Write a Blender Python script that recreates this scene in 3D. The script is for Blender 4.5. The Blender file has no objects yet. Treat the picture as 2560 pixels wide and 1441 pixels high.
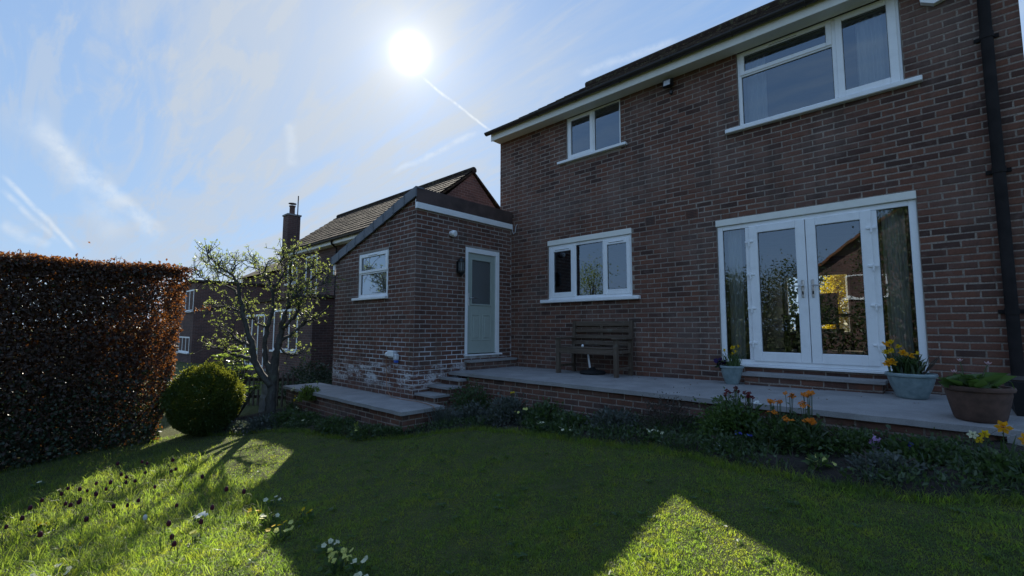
import bpy, math, random
import numpy as np
from mathutils import Vector, Matrix

rng = np.random.default_rng(11)
random.seed(11)
SC = bpy.context.scene
COL = SC.collection

# ------------------------------------------------------------------ camera
CAM = np.array([6.2007, -6.5866, 0.7288])
YAW, PITCH, ROLL, FPX = 0.7538, 0.0873, 0.0023, 1145.99
cy_, sy_, cp_, sp_ = math.cos(YAW), math.sin(YAW), math.cos(PITCH), math.sin(PITCH)
FWD = np.array([-sy_*cp_, cy_*cp_, sp_]); R0 = np.array([cy_, sy_, 0.0]); U0 = np.cross(R0, FWD)
RGT = R0*math.cos(ROLL) + U0*math.sin(ROLL); UPV = U0*math.cos(ROLL) - R0*math.sin(ROLL)
cd = bpy.data.cameras.new('camera'); cam = bpy.data.objects.new('camera', cd); COL.objects.link(cam)
M = Matrix(((RGT[0], UPV[0], -FWD[0], CAM[0]), (RGT[1], UPV[1], -FWD[1], CAM[1]), (RGT[2], UPV[2], -FWD[2], CAM[2]), (0, 0, 0, 1)))
cam.matrix_world = M
cd.sensor_width = 36.0; cd.lens = FPX/2560*36.0; cd.clip_start = 0.05; cd.clip_end = 3000
SC.camera = cam

# ------------------------------------------------------------------ sky, sun, exposure
SUN = np.array([-0.7108599, 0.47195734, 0.52147337])
ELEV, AZ = math.radians(31.43), math.radians(-56.42)
SC.view_settings.view_transform = 'Standard'; SC.view_settings.look = 'None'
SC.view_settings.gamma = 1.0; SC.view_settings.use_curve_mapping = False
SC.view_settings.exposure = 0.85
SKY_STRENGTH = 0.10

class NT:
    def __init__(s, tree): s.t = tree
    def n(s, typ, ins=None, **props):
        nd = s.t.nodes.new(typ)
        for k, v in props.items(): setattr(nd, k, v)
        if ins:
            for k, v in ins.items():
                sock = nd.inputs[k]
                if isinstance(v, bpy.types.NodeSocket): s.t.links.new(v, sock)
                else: sock.default_value = v
        return nd
    def math(s, op, a, b=0.0, c=None, clamp=False):
        d = {0: a, 1: b}
        if c is not None: d[2] = c
        return s.n('ShaderNodeMath', d, operation=op, use_clamp=clamp).outputs[0]
    def vmath(s, op, a, b=None, out=0):
        d = {0: a}
        if b is not None: d[1] = b
        return s.n('ShaderNodeVectorMath', d, operation=op).outputs[out]
    def noise(s, vec, scale, detail=4.0, rough=0.55, dist=0.0, out=0):
        return s.n('ShaderNodeTexNoise', {'Vector': vec, 'Scale': scale, 'Detail': detail, 'Roughness': rough, 'Distortion': dist}).outputs[out]
    def rng(s, v, a, b, c=0.0, d=1.0, smooth=True):
        return s.n('ShaderNodeMapRange', {'Value': v, 'From Min': a, 'From Max': b, 'To Min': c, 'To Max': d}, interpolation_type='SMOOTHSTEP' if smooth else 'LINEAR', clamp=True).outputs[0]
    def mix(s, f, a, b, blend='MIX'):
        nd = s.t.nodes.new('ShaderNodeMix'); nd.data_type = 'RGBA'; nd.blend_type = blend
        for i, v in ((0, f), (6, a), (7, b)):
            if isinstance(v, bpy.types.NodeSocket): s.t.links.new(v, nd.inputs[i])
            elif i == 0: nd.inputs[0].default_value = v
            else: nd.inputs[i].default_value = (*v[:3], 1.0)
        return nd.outputs[2]
    def ramp(s, f, stops, interp='LINEAR'):
        nd = s.n('ShaderNodeValToRGB', {0: f}); r = nd.color_ramp; r.interpolation = interp
        while len(r.elements) < len(stops): r.elements.new(0.5)
        for e, (p, c) in zip(r.elements, stops): e.position = p; e.color = (*c[:3], 1.0)
        return nd.outputs[0]
    def link(s, a, b): s.t.links.new(a, b)

world = bpy.data.worlds.new('World'); SC.world = world; world.use_nodes = True
wt = NT(world.node_tree); bg = world.node_tree.nodes['Background']
sky = wt.n('ShaderNodeTexSky', sky_type='NISHITA', sun_disc=False, sun_elevation=ELEV, sun_rotation=AZ, altitude=50.0, air_density=1.0, dust_density=0.45, ozone_density=1.6)
tc = wt.n('ShaderNodeTexCoord').outputs['Generated']
dirn = wt.vmath('NORMALIZE', tc)
sx = wt.n('ShaderNodeSeparateXYZ', {0: dirn})
zpos = wt.math('MAXIMUM', sx.outputs[2], 0.0)
den = wt.math('ADD', zpos, 0.16)
plane = wt.n('ShaderNodeCombineXYZ', {0: wt.math('DIVIDE', sx.outputs[0], den), 1: wt.math('DIVIDE', sx.outputs[1], den), 2: 0.0}).outputs[0]
# thin high cirrus: wisps combed along one wind direction over a broad soft veil
rot = wt.n('ShaderNodeMapping', {0: plane, 2: (0, 0, math.radians(28)), 3: (0.55, 1.9, 1.0)}).outputs[0]
wisp = wt.noise(rot, 1.35, 7.0, 0.6, 0.9)
veil = wt.noise(plane, 0.62, 3.0, 0.5, 0.4)
fine = wt.noise(wt.n('ShaderNodeMapping', {0: plane, 2: (0, 0, math.radians(40)), 3: (1.2, 6.5, 1.0)}).outputs[0], 1.6, 6.0, 0.62, 0.6)
cir = wt.math('MULTIPLY', wt.rng(wisp, 0.41, 0.62), wt.rng(veil, 0.31, 0.56))
cir = wt.math('ADD', wt.math('MULTIPLY', cir, 0.75), wt.math('MULTIPLY', wt.math('MULTIPLY', wt.rng(fine, 0.46, 0.64), wt.rng(veil, 0.32, 0.58)), 0.62))
cir = wt.math('ADD', cir, wt.rng(sx.outputs[2], 0.22, -0.02, 0.0, 0.15), clamp=True)
# contrails: arcs between two directions of the sky
def contrail(A, B, w, amp, ns=9.0):
    A = Vector(A).normalized(); B = Vector(B).normalized(); nrm = A.cross(B).normalized(); mid = (A+B).normalized(); half = A.angle(B)/2
    tang = nrm.cross(mid).normalized()
    jit = wt.noise(wt.vmath('ADD', dirn, tuple(A)), ns, 3.0, 0.6)
    d = wt.vmath('DOT_PRODUCT', dirn, tuple(nrm), out=1)
    d = wt.math('ABSOLUTE', wt.math('ADD', d, wt.math('MULTIPLY', wt.math('SUBTRACT', jit, 0.5), w*2.6)))
    al = wt.vmath('DOT_PRODUCT', dirn, tuple(tang), out=1)
    band = wt.rng(d, w, 0.0)
    ends = wt.rng(wt.math('ABSOLUTE', al), math.sin(half)*1.04, math.sin(half)*0.72)
    tex = wt.rng(wt.noise(dirn, ns*3.3, 4.0, 0.65), 0.3, 0.62)
    tex = wt.math('ADD', wt.math('MULTIPLY', tex, 0.75), 0.25)
    front = wt.math('GREATER_THAN', wt.vmath('DOT_PRODUCT', dirn, tuple(mid), out=1), 0.0)
    return wt.math('MULTIPLY', wt.math('MULTIPLY', wt.math('MULTIPLY', band, ends), wt.math('MULTIPLY', tex, front)), amp)
TRAILS = [((-0.7154, 0.4989, 0.4891), (-0.6544, 0.6417, 0.3999), 0.004, 0.9, 16),
          ((-0.9541, -0.0073, 0.2994), (-0.9771, 0.1536, 0.1469), 0.02, 0.5, 9),
          ((-0.9752, -0.0356, 0.2184), (-0.9915, 0.0532, 0.1187), 0.0055, 0.55, 12),
          ((-0.9793, -0.0345, 0.1996), (-0.9912, 0.0322, 0.1286), 0.006, 0.4, 12),
          ((-0.8093, 0.496, 0.3145), (-0.6694, 0.6218, 0.4065), 0.008, 0.35, 14),
          ((-0.498, 0.7128, 0.494), (-0.3199, 0.7867, 0.5279), 0.013, 0.3, 12),
          ((-0.9879, -0.0315, 0.1517), (-0.9919, 0.0237, 0.1244), 0.011, 0.35, 10),
          ((-0.8663, 0.3171, 0.386), (-0.8906, 0.3373, 0.3052), 0.014, 0.28, 9),
          ((-0.9496, -0.026, 0.3124), (-0.9814, 0.1163, 0.1524), 0.03, 0.25, 7)]
trail = 0.0
for a in TRAILS:
    trail = wt.math('ADD', contrail(*a), trail)
cdot = wt.vmath('DOT_PRODUCT', dirn, tuple(SUN), out=1)
ang = wt.math('MULTIPLY', wt.math('ARCCOSINE', wt.math('MINIMUM', cdot, 0.999999)), 180/math.pi)
def gauss(sig): return wt.math('EXPONENT', wt.math('MULTIPLY', wt.math('POWER', wt.math('DIVIDE', ang, sig), 2.0), -1.0))
def expo(sc_): return wt.math('EXPONENT', wt.math('DIVIDE', ang, -sc_))
K = 1.0/SKY_STRENGTH
aure = wt.math('ADD', wt.math('MULTIPLY', gauss(0.95), 8.0*K), wt.math('ADD', wt.math('MULTIPLY', expo(1.5), 0.4*K), wt.math('ADD', wt.math('MULTIPLY', expo(4.5), 0.13*K), wt.math('MULTIPLY', expo(16.0), 0.05*K))))
# the thin veil of high cloud that covers this sky, brightening towards the sun, with whiter wisps in it
veilc = wt.mix(wt.rng(sx.outputs[2], 0.0, 0.9), (0.195*K, 0.305*K, 0.47*K), (0.100*K, 0.205*K, 0.42*K))
veilc = wt.mix(wt.math('MULTIPLY', expo(26.0), 0.55), veilc, (0.275*K, 0.335*K, 0.41*K))
skyc = wt.mix(0.91, sky.outputs[0], veilc)
skyc = wt.mix(wt.math('MULTIPLY', cir, 0.85), skyc, wt.mix(wt.rng(ang, 15.0, 75.0), (0.315*K, 0.35*K, 0.395*K), (0.215*K, 0.31*K, 0.46*K)))
skyc = wt.mix(wt.math('MINIMUM', trail, 0.85), skyc, (0.44*K, 0.48*K, 0.52*K))
aurec = wt.mix(1.0, wt.n('ShaderNodeCombineColor', {0: aure, 1: aure, 2: aure}).outputs[0], (1.0, 0.97, 0.90), 'MULTIPLY')
final = wt.mix(1.0, skyc, aurec, 'ADD')
wt.link(final, bg.inputs[0]); bg.inputs[1].default_value = SKY_STRENGTH

sd = bpy.data.lights.new('sun', 'SUN'); sd.energy = 5.0; sd.angle = math.radians(0.53); sd.color = (1.0, 0.93, 0.80)
so = bpy.data.objects.new('sun', sd); COL.objects.link(so); so.rotation_euler = Vector(SUN).to_track_quat('Z', 'Y').to_euler(); so.location = (-20, 14, 18)

SC.cycles.use_denoising = True
SC.cycles.max_bounces = 10; SC.cycles.diffuse_bounces = 4; SC.cycles.glossy_bounces = 4; SC.cycles.transmission_bounces = 8; SC.cycles.transparent_max_bounces = 16
SC.cycles.sample_clamp_indirect = 6.0
SC.cycles.caustics_reflective = False; SC.cycles.caustics_refractive = False

# ------------------------------------------------------------------ helpers
def wloc(o):
    v = Vector((0, 0, 0))
    while o is not None:
        v += o.location; o = o.parent
    return v

def tag(o, label=None, cat=None, group=None, kind=None):
    if label: o['label'] = label
    if cat: o['category'] = cat
    if group: o['group'] = group
    if kind: o['kind'] = kind
    return o

def thing(name, loc, label, cat, group=None):
    o = bpy.data.objects.new(name, None); COL.objects.link(o); o.location = loc; o.empty_display_size = 0.1
    return tag(o, label, cat, group)

def np_mesh(name, V, F):
    """V (n,3), F list of int arrays each (m,k)"""
    me = bpy.data.meshes.new(name); V = np.asarray(V, np.float32)
    me.vertices.add(len(V)); me.vertices.foreach_set('co', V.ravel())
    F = [np.asarray(f, np.int32) for f in F if len(f)]
    nl = sum(f.size for f in F); npoly = sum(len(f) for f in F)
    me.loops.add(nl); me.polygons.add(npoly)
    idx = np.concatenate([f.ravel() for f in F]); me.loops.foreach_set('vertex_index', idx)
    tot = np.concatenate([np.full(len(f), f.shape[1], np.int32) for f in F]); st = np.concatenate([[0], np.cumsum(tot)[:-1]]).astype(np.int32)
    me.polygons.foreach_set('loop_start', st); me.polygons.foreach_set('loop_total', tot)
    me.update(calc_edges=True)
    return me

def link_mesh(name, me, m, parent=None, loc=None, smooth=False):
    o = bpy.data.objects.new(name, me); COL.objects.link(o)
    if m is not None and not me.materials: me.materials.append(m)
    if parent is not None: o.parent = parent
    if loc is not None: o.location = loc
    if smooth: me.polygons.foreach_set('use_smooth', np.ones(len(me.polygons), bool))
    return o

class MB:
    def __init__(s): s.v = []; s.f = []
    def add(s, verts, faces):
        b = len(s.v); s.v.extend([tuple(map(float, p)) for p in verts]); s.f.extend([tuple(i+b for i in f) for f in faces]); return s
    def box(s, x0, x1, y0, y1, z0, z1):
        x0, x1 = sorted((x0, x1)); y0, y1 = sorted((y0, y1)); z0, z1 = sorted((z0, z1))
        s.add([(x0,y0,z0),(x1,y0,z0),(x1,y1,z0),(x0,y1,z0),(x0,y0,z1),(x1,y0,z1),(x1,y1,z1),(x0,y1,z1)],
              [(0,3,2,1),(4,5,6,7),(0,1,5,4),(1,2,6,5),(2,3,7,6),(3,0,4,7)]); return s
    def bbox(s, x0, x1, y0, y1, z0, z1, b=0.004):
        """box with chamfered edges"""
        x0, x1 = sorted((x0, x1)); y0, y1 = sorted((y0, y1)); z0, z1 = sorted((z0, z1))
        b = min(b, (x1-x0)*.45, (y1-y0)*.45, (z1-z0)*.45)
        P = []
        for (X, sx_) in ((x0, 1), (x1, -1)):
            for (Y, sy2) in ((y0, 1), (y1, -1)):
                for (Z, sz) in ((z0, 1), (z1, -1)):
                    P += [(X, Y+sy2*b, Z+sz*b), (X+sx_*b, Y, Z+sz*b), (X+sx_*b, Y+sy2*b, Z)]
        id_ = lambda i, j, k, a: ((i*2+j)*2+k)*3+a
        F = [(id_(0,0,0,0), id_(0,0,1,0), id_(0,1,1,0), id_(0,1,0,0)), (id_(1,0,0,0), id_(1,1,0,0), id_(1,1,1,0), id_(1,0,1,0)),
             (id_(0,0,0,1), id_(1,0,0,1), id_(1,0,1,1), id_(0,0,1,1)), (id_(0,1,0,1), id_(0,1,1,1), id_(1,1,1,1), id_(1,1,0,1)),
             (id_(0,0,0,2), id_(0,1,0,2), id_(1,1,0,2), id_(1,0,0,2)), (id_(0,0,1,2), id_(1,0,1,2), id_(1,1,1,2), id_(0,1,1,2))]
        for j in (0, 1):
            for k in (0, 1):
                F.append((id_(0,j,k,1), id_(0,j,k,2), id_(1,j,k,2), id_(1,j,k,1)) )
                F.append((id_(j,0,k,0), id_(j,0,k,2), id_(j,1,k,2), id_(j,1,k,0)))
                F.append((id_(j,k,0,0), id_(j,k,0,1), id_(j,k,1,1), id_(j,k,1,0)))
        for i in (0, 1):
            for j in (0, 1):
                for k in (0, 1): F.append((id_(i,j,k,0), id_(i,j,k,1), id_(i,j,k,2)))
        s.add(P, F); return s
    def prism(s, poly, axis, a0, a1):
        """poly: list of 2-d points; axis 0/1/2 the extrude axis"""
        n = len(poly)
        def P(p, a):
            q = list(p); q.insert(axis, a); return tuple(q)
        s.add([P(p, a0) for p in poly]+[P(p, a1) for p in poly], [tuple(range(n))[::-1], tuple(range(n, 2*n))]+[(i, (i+1) % n, n+(i+1) % n, n+i) for i in range(n)]); return s
    def tube(s, pts, rad, seg=8, cap=True):
        pts = [Vector(p) for p in pts]; n = len(pts)
        if not hasattr(rad, '__len__'): rad = [rad]*n
        b = len(s.v); up = Vector((0.12, 0.31, 1)).normalized()
        for i, p in enumerate(pts):
            d = (pts[min(i+1, n-1)]-pts[max(i-1, 0)])
            d = d.normalized() if d.length > 1e-9 else Vector((0, 0, 1))
            u = d.cross(up)
            if u.length < 0.05: u = d.cross(Vector((1, 0, 0)))
            u.normalize(); w = d.cross(u)
            for k in range(seg):
                a = 2*math.pi*k/seg; s.v.append(tuple(p+(u*math.cos(a)+w*math.sin(a))*rad[i]))
        for i in range(n-1):
            for k in range(seg):
                s.f.append((b+i*seg+k, b+i*seg+(k+1) % seg, b+(i+1)*seg+(k+1) % seg, b+(i+1)*seg+k))
        if cap:
            s.f.append(tuple(b+k for k in range(seg))[::-1]); s.f.append(tuple(b+(n-1)*seg+k for k in range(seg)))
        return s
    def lathe(s, c, prof, seg=24):
        """prof: (r,z) list, bottom to top"""
        b = len(s.v)
        for r, z in prof:
            for k in range(seg):
                a = 2*math.pi*k/seg; s.v.append((c[0]+r*math.cos(a), c[1]+r*math.sin(a), c[2]+z))
        for i in range(len(prof)-1):
            for k in range(seg): s.f.append((b+i*seg+k, b+i*seg+(k+1) % seg, b+(i+1)*seg+(k+1) % seg, b+(i+1)*seg+k))
        s.f.append(tuple(b+k for k in range(seg))[::-1]); s.f.append(tuple(b+(len(prof)-1)*seg+k for k in range(seg)))
        return s
    def quad(s, a, b_, c, d): s.add([a, b_, c, d], [(0, 1, 2, 3)]); return s
    def build(s, name, m, parent=None, smooth=False, base=None):
        off = wloc(parent) if parent is not None else Vector(base or (0, 0, 0))
        me = bpy.data.meshes.new(name); me.from_pydata([(p[0]-off[0], p[1]-off[1], p[2]-off[2]) for p in s.v], [], s.f); me.update()
        o = link_mesh(name, me, m, parent, None if parent is not None else off, False)
        if smooth:
            me.polygons.foreach_set('use_smooth', np.ones(len(me.polygons), bool))
            if smooth == 'auto':
                try: me.set_sharp_from_angle(angle=math.radians(40))
                except Exception: pass
        return o

# ------------------------------------------------------------------ materials
MATS = {}
def newmat(name):
    m = bpy.data.materials.new(name); m.use_nodes = True; nt = NT(m.node_tree)
    b = m.node_tree.nodes['Principled BSDF']; MATS[name] = m
    return m, nt, b
def pos(nt): return nt.n('ShaderNodeNewGeometry').outputs['Position']
def island(nt):
    a = nt.n('ShaderNodeNewGeometry').outputs['Random Per Island']; b = nt.n('ShaderNodeObjectInfo').outputs['Random']
    return nt.math('FRACT', nt.math('ADD', a, b))
def bump(nt, bsdf, h, strength=0.3, dist=0.005):
    nd = nt.n('ShaderNodeBump', {'Strength': strength, 'Distance': dist, 'Height': h}); nt.link(nd.outputs[0], bsdf.inputs['Normal'])

def plain(name, col, rough=0.6, var=0.12, scale=6.0, bmp=0.0, bscale=120.0, metal=0.0, spec=0.5):
    m, nt, b = newmat(name); p = pos(nt)
    f = nt.rng(nt.noise(p, scale, 5.0, 0.6), 0.25, 0.75)
    nt.link(nt.mix(f, tuple(c*(1-var) for c in col), tuple(min(1, c*(1+var)) for c in col)), b.inputs['Base Color'])
    b.inputs['Roughness'].default_value = rough; b.inputs['Metallic'].default_value = metal; b.inputs['Specular IOR Level'].default_value = spec
    if bmp: bump(nt, b, nt.noise(p, bscale, 4.0, 0.6), bmp, 0.004)
    return m

def brickmat(name, stops, bloom=False, lighten=0.0):
    m, nt, b = newmat(name); p = pos(nt); r = island(nt)
    c = nt.ramp(r, stops)
    sp = nt.noise(p, 55.0, 5.0, 0.65); big = nt.noise(p, 0.9, 4.0, 0.55); med = nt.noise(p, 9.0, 4.0, 0.6)
    c = nt.mix(nt.rng(sp, 0.35, 0.75), c, nt.mix(0.4, c, (0.04, 0.032, 0.032)))
    c = nt.mix(nt.math('MULTIPLY', nt.rng(med, 0.5, 0.75), 0.45), c, (0.20, 0.135, 0.115))
    c = nt.mix(nt.math('MULTIPLY', nt.rng(big, 0.45, 0.66), 0.45), c, (0.20, 0.145, 0.125))
    stv = nt.n('ShaderNodeMapping', {0: p, 3: (5.0, 5.0, 0.7)}).outputs[0]
    c = nt.mix(nt.math('MULTIPLY', nt.rng(nt.noise(stv, 1.0, 5.0, 0.6), 0.48, 0.68), 0.55), c, (0.060, 0.042, 0.036))
    if bloom:
        z = nt.n('ShaderNodeSeparateXYZ', {0: p}).outputs[2]
        band = nt.math('MULTIPLY', nt.rng(z, -0.36, -0.16), nt.rng(z, 0.20, 0.02))
        st = nt.math('MULTIPLY', nt.rng(nt.noise(nt.n('ShaderNodeMapping', {0: p, 3: (1.6, 1.6, 4.5)}).outputs[0], 1.7, 6.0, 0.7, 0.1), 0.48, 0.60), nt.rng(nt.noise(p, 30.0, 4.0, 0.7), 0.3, 0.65))
        c = nt.mix(nt.math('MULTIPLY', nt.math('MULTIPLY', band, st), 0.85), c, (0.74, 0.74, 0.76))
    nt.link(c, b.inputs['Base Color']); b.inputs['Roughness'].default_value = 0.9; b.inputs['Specular IOR Level'].default_value = 0.25
    bump(nt, b, nt.math('ADD', nt.noise(p, 190.0, 4.0, 0.7), nt.math('MULTIPLY', nt.noise(p, 35.0, 3.0, 0.6), 1.5)), 0.55, 0.004)
    return m
BR = [(0.0, (0.070, 0.038, 0.031)), (0.14, (0.088, 0.044, 0.035)), (0.3, (0.151, 0.069, 0.049)), (0.55, (0.176, 0.076, 0.051)), (0.75, (0.195, 0.085, 0.055)), (0.9, (0.168, 0.083, 0.061)), (1.0, (0.118, 0.062, 0.048))]
brickmat('brick', BR)
BX = [(0.0, (0.091, 0.046, 0.036)), (0.3, (0.146, 0.067, 0.049)), (0.6, (0.167, 0.072, 0.051)), (0.85, (0.185, 0.081, 0.056)), (1.0, (0.124, 0.063, 0.050))]
brickmat('brick_bloom', BX, bloom=True)

def mortarmat(name, c0, c1, bloom=False):
    m, nt, b = newmat(name); p = pos(nt)
    f = nt.rng(nt.noise(p, 2.2, 5.0, 0.6), 0.3, 0.7); c = nt.mix(f, c0, c1)
    c = nt.mix(nt.rng(nt.noise(p, 60.0, 4.0, 0.6), 0.3, 0.8), c, tuple(v*0.6 for v in c0))
    if bloom:
        z = nt.n('ShaderNodeSeparateXYZ', {0: p}).outputs[2]
        band = nt.math('MULTIPLY', nt.rng(z, -0.34, -0.1), nt.rng(z, 0.95, 0.1))
        st = nt.rng(nt.noise(p, 2.4, 4.0, 0.6), 0.42, 0.58)
        c = nt.mix(nt.math('MULTIPLY', nt.math('MULTIPLY', band, st), 0.8), c, (0.68, 0.68, 0.70))
    nt.link(c, b.inputs['Base Color']); b.inputs['Roughness'].default_value = 0.95; b.inputs['Specular IOR Level'].default_value = 0.1
    bump(nt, b, nt.noise(p, 220.0, 3.0, 0.7), 0.5, 0.003)
    return m
mortarmat('mortar', (0.25, 0.202, 0.170), (0.40, 0.335, 0.285))
mortarmat('mortar_pale', (0.32, 0.275, 0.245), (0.48, 0.435, 0.40), bloom=True)

def farbrick(name, c1, c2, mort):
    m, nt, b = newmat(name); tcn = nt.n('ShaderNodeTexCoord'); p = pos(nt)
    nrm = nt.n('ShaderNodeNewGeometry').outputs['Normal']; sn = nt.n('ShaderNodeSeparateXYZ', {0: nrm}); s3 = nt.n('ShaderNodeSeparateXYZ', {0: p})
    ax = nt.math('GREATER_THAN', nt.math('ABSOLUTE', sn.outputs[0]), 0.5)
    u = nt.math('ADD', nt.math('MULTIPLY', s3.outputs[0], nt.math('SUBTRACT', 1.0, ax)), nt.math('MULTIPLY', s3.outputs[1], ax))
    v = nt.n('ShaderNodeCombineXYZ', {0: u, 1: s3.outputs[2], 2: 0.0}).outputs[0]
    br = nt.n('ShaderNodeTexBrick', {'Vector': v, 'Color1': (*c1, 1), 'Color2': (*c2, 1), 'Mortar': (*mort, 1), 'Scale': 1.0, 'Mortar Size': 0.006, 'Mortar Smooth': 0.2, 'Bias': 0.0, 'Brick Width': 0.225, 'Row Height': 0.075})
    c = nt.mix(nt.rng(nt.noise(p, 0.8, 5.0, 0.6), 0.35, 0.7), br.outputs[0], nt.mix(0.5, br.outputs[0], (0.06, 0.045, 0.045)))
    c = nt.mix(nt.rng(nt.noise(p, 22.0, 4.0, 0.7), 0.4, 0.8), c, nt.mix(0.4, c, (0.03, 0.02, 0.02)))
    nt.link(c, b.inputs['Base Color']); b.inputs['Roughness'].default_value = 0.92; b.inputs['Specular IOR Level'].default_value = 0.2
    bump(nt, b, br.outputs['Fac'], -0.5, 0.006)
    return m
farbrick('far_brick', (0.18, 0.095, 0.075), (0.11, 0.065, 0.056), (0.22, 0.18, 0.165))

def upvc(name, col, rough=0.35):
    m, nt, b = newmat(name); p = pos(nt)
    c = nt.mix(nt.math('MULTIPLY', nt.rng(nt.noise(p, 5.0, 6.0, 0.65), 0.45, 0.75), 0.35), col, tuple(x*0.72 for x in col))
    c = nt.mix(nt.math('MULTIPLY', nt.rng(nt.noise(p, 70.0, 3.0, 0.6), 0.62, 0.8), 0.25), c, (0.25, 0.24, 0.2))
    nt.link(c, b.inputs['Base Color']); b.inputs['Roughness'].default_value = rough
    bump(nt, b, nt.noise(p, 14.0, 3.0, 0.5), 0.06, 0.004)
    return m
upvc('white_plastic', (0.86, 0.87, 0.88)); upvc('cream_board', (0.80, 0.785, 0.72), 0.5); upvc('door_green', (0.36, 0.41, 0.37), 0.45)
plain('black_plastic', (0.022, 0.019, 0.019), 0.8, 0.3, spec=0.15); plain('seal', (0.015, 0.015, 0.016), 0.7)
plain('gutter_brown', (0.022, 0.017, 0.015), 0.5, 0.4, 3.0)
plain('fascia_brown', (0.075, 0.048, 0.042), 0.75, 0.35, 4.0, 0.2)
plain('verge_grey', (0.125, 0.135, 0.155), 0.6, 0.18, 5.0, 0.1)
plain('steel', (0.55, 0.55, 0.55), 0.28, 0.1, 20.0, metal=1.0)
plain('black_metal', (0.015, 0.015, 0.016), 0.4, 0.3, 20.0, 0.1, 60.0)
plain('interior', (0.16, 0.145, 0.13), 0.9, 0.1); plain('interior_floor', (0.10, 0.07, 0.05), 0.8, 0.2)
plain('dark_wood', (0.03, 0.018, 0.012), 0.4, 0.3, 8.0)
plain('cable_orange', (0.30, 0.14, 0.075), 0.5); plain('socket_blue', (0.03, 0.10, 0.45), 0.4); plain('grey_plastic', (0.55, 0.57, 0.60), 0.45)
plain('stone_grey', (0.24, 0.235, 0.23), 0.9, 0.3, 9.0, 0.5, 60.0)
plain('rubber_black', (0.01, 0.01, 0.011), 0.85, 0.3)
plain('phone_case', (0.6, 0.6, 0.6), 0.4)

def concrete():
    m, nt, b = newmat('concrete'); p = pos(nt)
    c = nt.ramp(nt.noise(p, 3.0, 6.0, 0.65), [(0.25, (0.25, 0.24, 0.24)), (0.55, (0.35, 0.338, 0.335)), (0.8, (0.45, 0.435, 0.425))])
    c = nt.mix(nt.rng(nt.noise(p, 120.0, 3.0, 0.7), 0.35, 0.7), nt.mix(0.4, c, (0.17, 0.16, 0.155)), c)
    moss = nt.math('MULTIPLY', nt.rng(nt.noise(p, 1.7, 5.0, 0.7), 0.55, 0.75), 0.6)
    c = nt.mix(moss, c, (0.22, 0.22, 0.19))
    nt.link(c, b.inputs['Base Color']); b.inputs['Roughness'].default_value = 0.92; b.inputs['Specular IOR Level'].default_value = 0.25
    bump(nt, b, nt.noise(p, 260.0, 4.0, 0.75), 0.6, 0.004)
concrete()

def glass():
    m = bpy.data.materials.new('glass'); m.use_nodes = True; t = m.node_tree; t.nodes.clear(); nt = NT(t); MATS['glass'] = m
    fr = nt.n('ShaderNodeFresnel', {'IOR': 1.62}).outputs[0]
    p = pos(nt); wob = nt.n('ShaderNodeBump', {'Strength': 0.035, 'Distance': 0.02, 'Height': nt.noise(p, 2.6, 2.0, 0.5)}).outputs[0]
    gl = nt.n('ShaderNodeBsdfGlossy', {'Color': (0.80, 0.90, 1.0, 1), 'Roughness': 0.012, 'Normal': wob}); tr = nt.n('ShaderNodeBsdfTransparent', {'Color': (0.84, 0.88, 0.87, 1)})
    mx = nt.n('ShaderNodeMixShader', {0: nt.math('MULTIPLY', fr, 3.3, clamp=True), 1: tr.outputs[0], 2: gl.outputs[0]})
    out = nt.n('ShaderNodeOutputMaterial', {0: mx.outputs[0]})
glass()
def frosted():
    m, nt, b = newmat('frosted_glass'); p = pos(nt)
    b.inputs['Base Color'].default_value = (0.16, 0.175, 0.18, 1); b.inputs['Roughness'].default_value = 0.12; b.inputs['Transmission Weight'].default_value = 0.35
    bump(nt, b, nt.noise(p, 45.0, 2.0, 0.5), 0.35, 0.01)
frosted()
def fabric(name, col):
    m, nt, b = newmat(name); p = pos(nt)
    tr = nt.n('ShaderNodeBsdfTranslucent', {'Color': (*col, 1)}); b.inputs['Base Color'].default_value = (*col, 1); b.inputs['Roughness'].default_value = 0.9
    mx = nt.n('ShaderNodeMixShader', {0: 0.4, 1: b.outputs[0], 2: tr.outputs[0]})
    nt.link(mx.outputs[0], m.node_tree.nodes['Material Output'].inputs[0])
fabric('net_curtain', (0.80, 0.82, 0.84)); fabric('bright_backing', (0.85, 0.86, 0.86))

def woodmat(name, c0, c1, c2, axis=0, scale=1.0):
    m, nt, b = newmat(name); p = nt.n('ShaderNodeTexCoord').outputs['Object']
    sc = [30.0, 30.0, 30.0]; sc[axis] = 2.2
    v = nt.n('ShaderNodeMapping', {0: p, 3: tuple(x*scale for x in sc)}).outputs[0]
    g = nt.noise(v, 1.0, 6.0, 0.65, 0.4); r = island(nt)
    c = nt.ramp(g, [(0.25, c0), (0.5, c1), (0.8, c2)])
    c = nt.mix(nt.math('MULTIPLY', r, 0.35), c, c0)
    c = nt.mix(nt.math('MULTIPLY', nt.rng(nt.noise(p, 9.0, 4.0, 0.65), 0.56, 0.72), 0.4), c, (0.19, 0.195, 0.165))
    nt.link(c, b.inputs['Base Color']); b.inputs['Roughness'].default_value = 0.85; b.inputs['Specular IOR Level'].default_value = 0.3
    bump(nt, b, g, 0.5, 0.004)
woodmat('weathered_wood', (0.062, 0.044, 0.032), (0.120, 0.088, 0.064), (0.18, 0.140, 0.108), 0)
woodmat('weathered_post', (0.062, 0.044, 0.032), (0.120, 0.088, 0.064), (0.18, 0.140, 0.108), 2)
woodmat('fence_wood', (0.05, 0.036, 0.028), (0.085, 0.065, 0.05), (0.12, 0.10, 0.085), 2)

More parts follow.
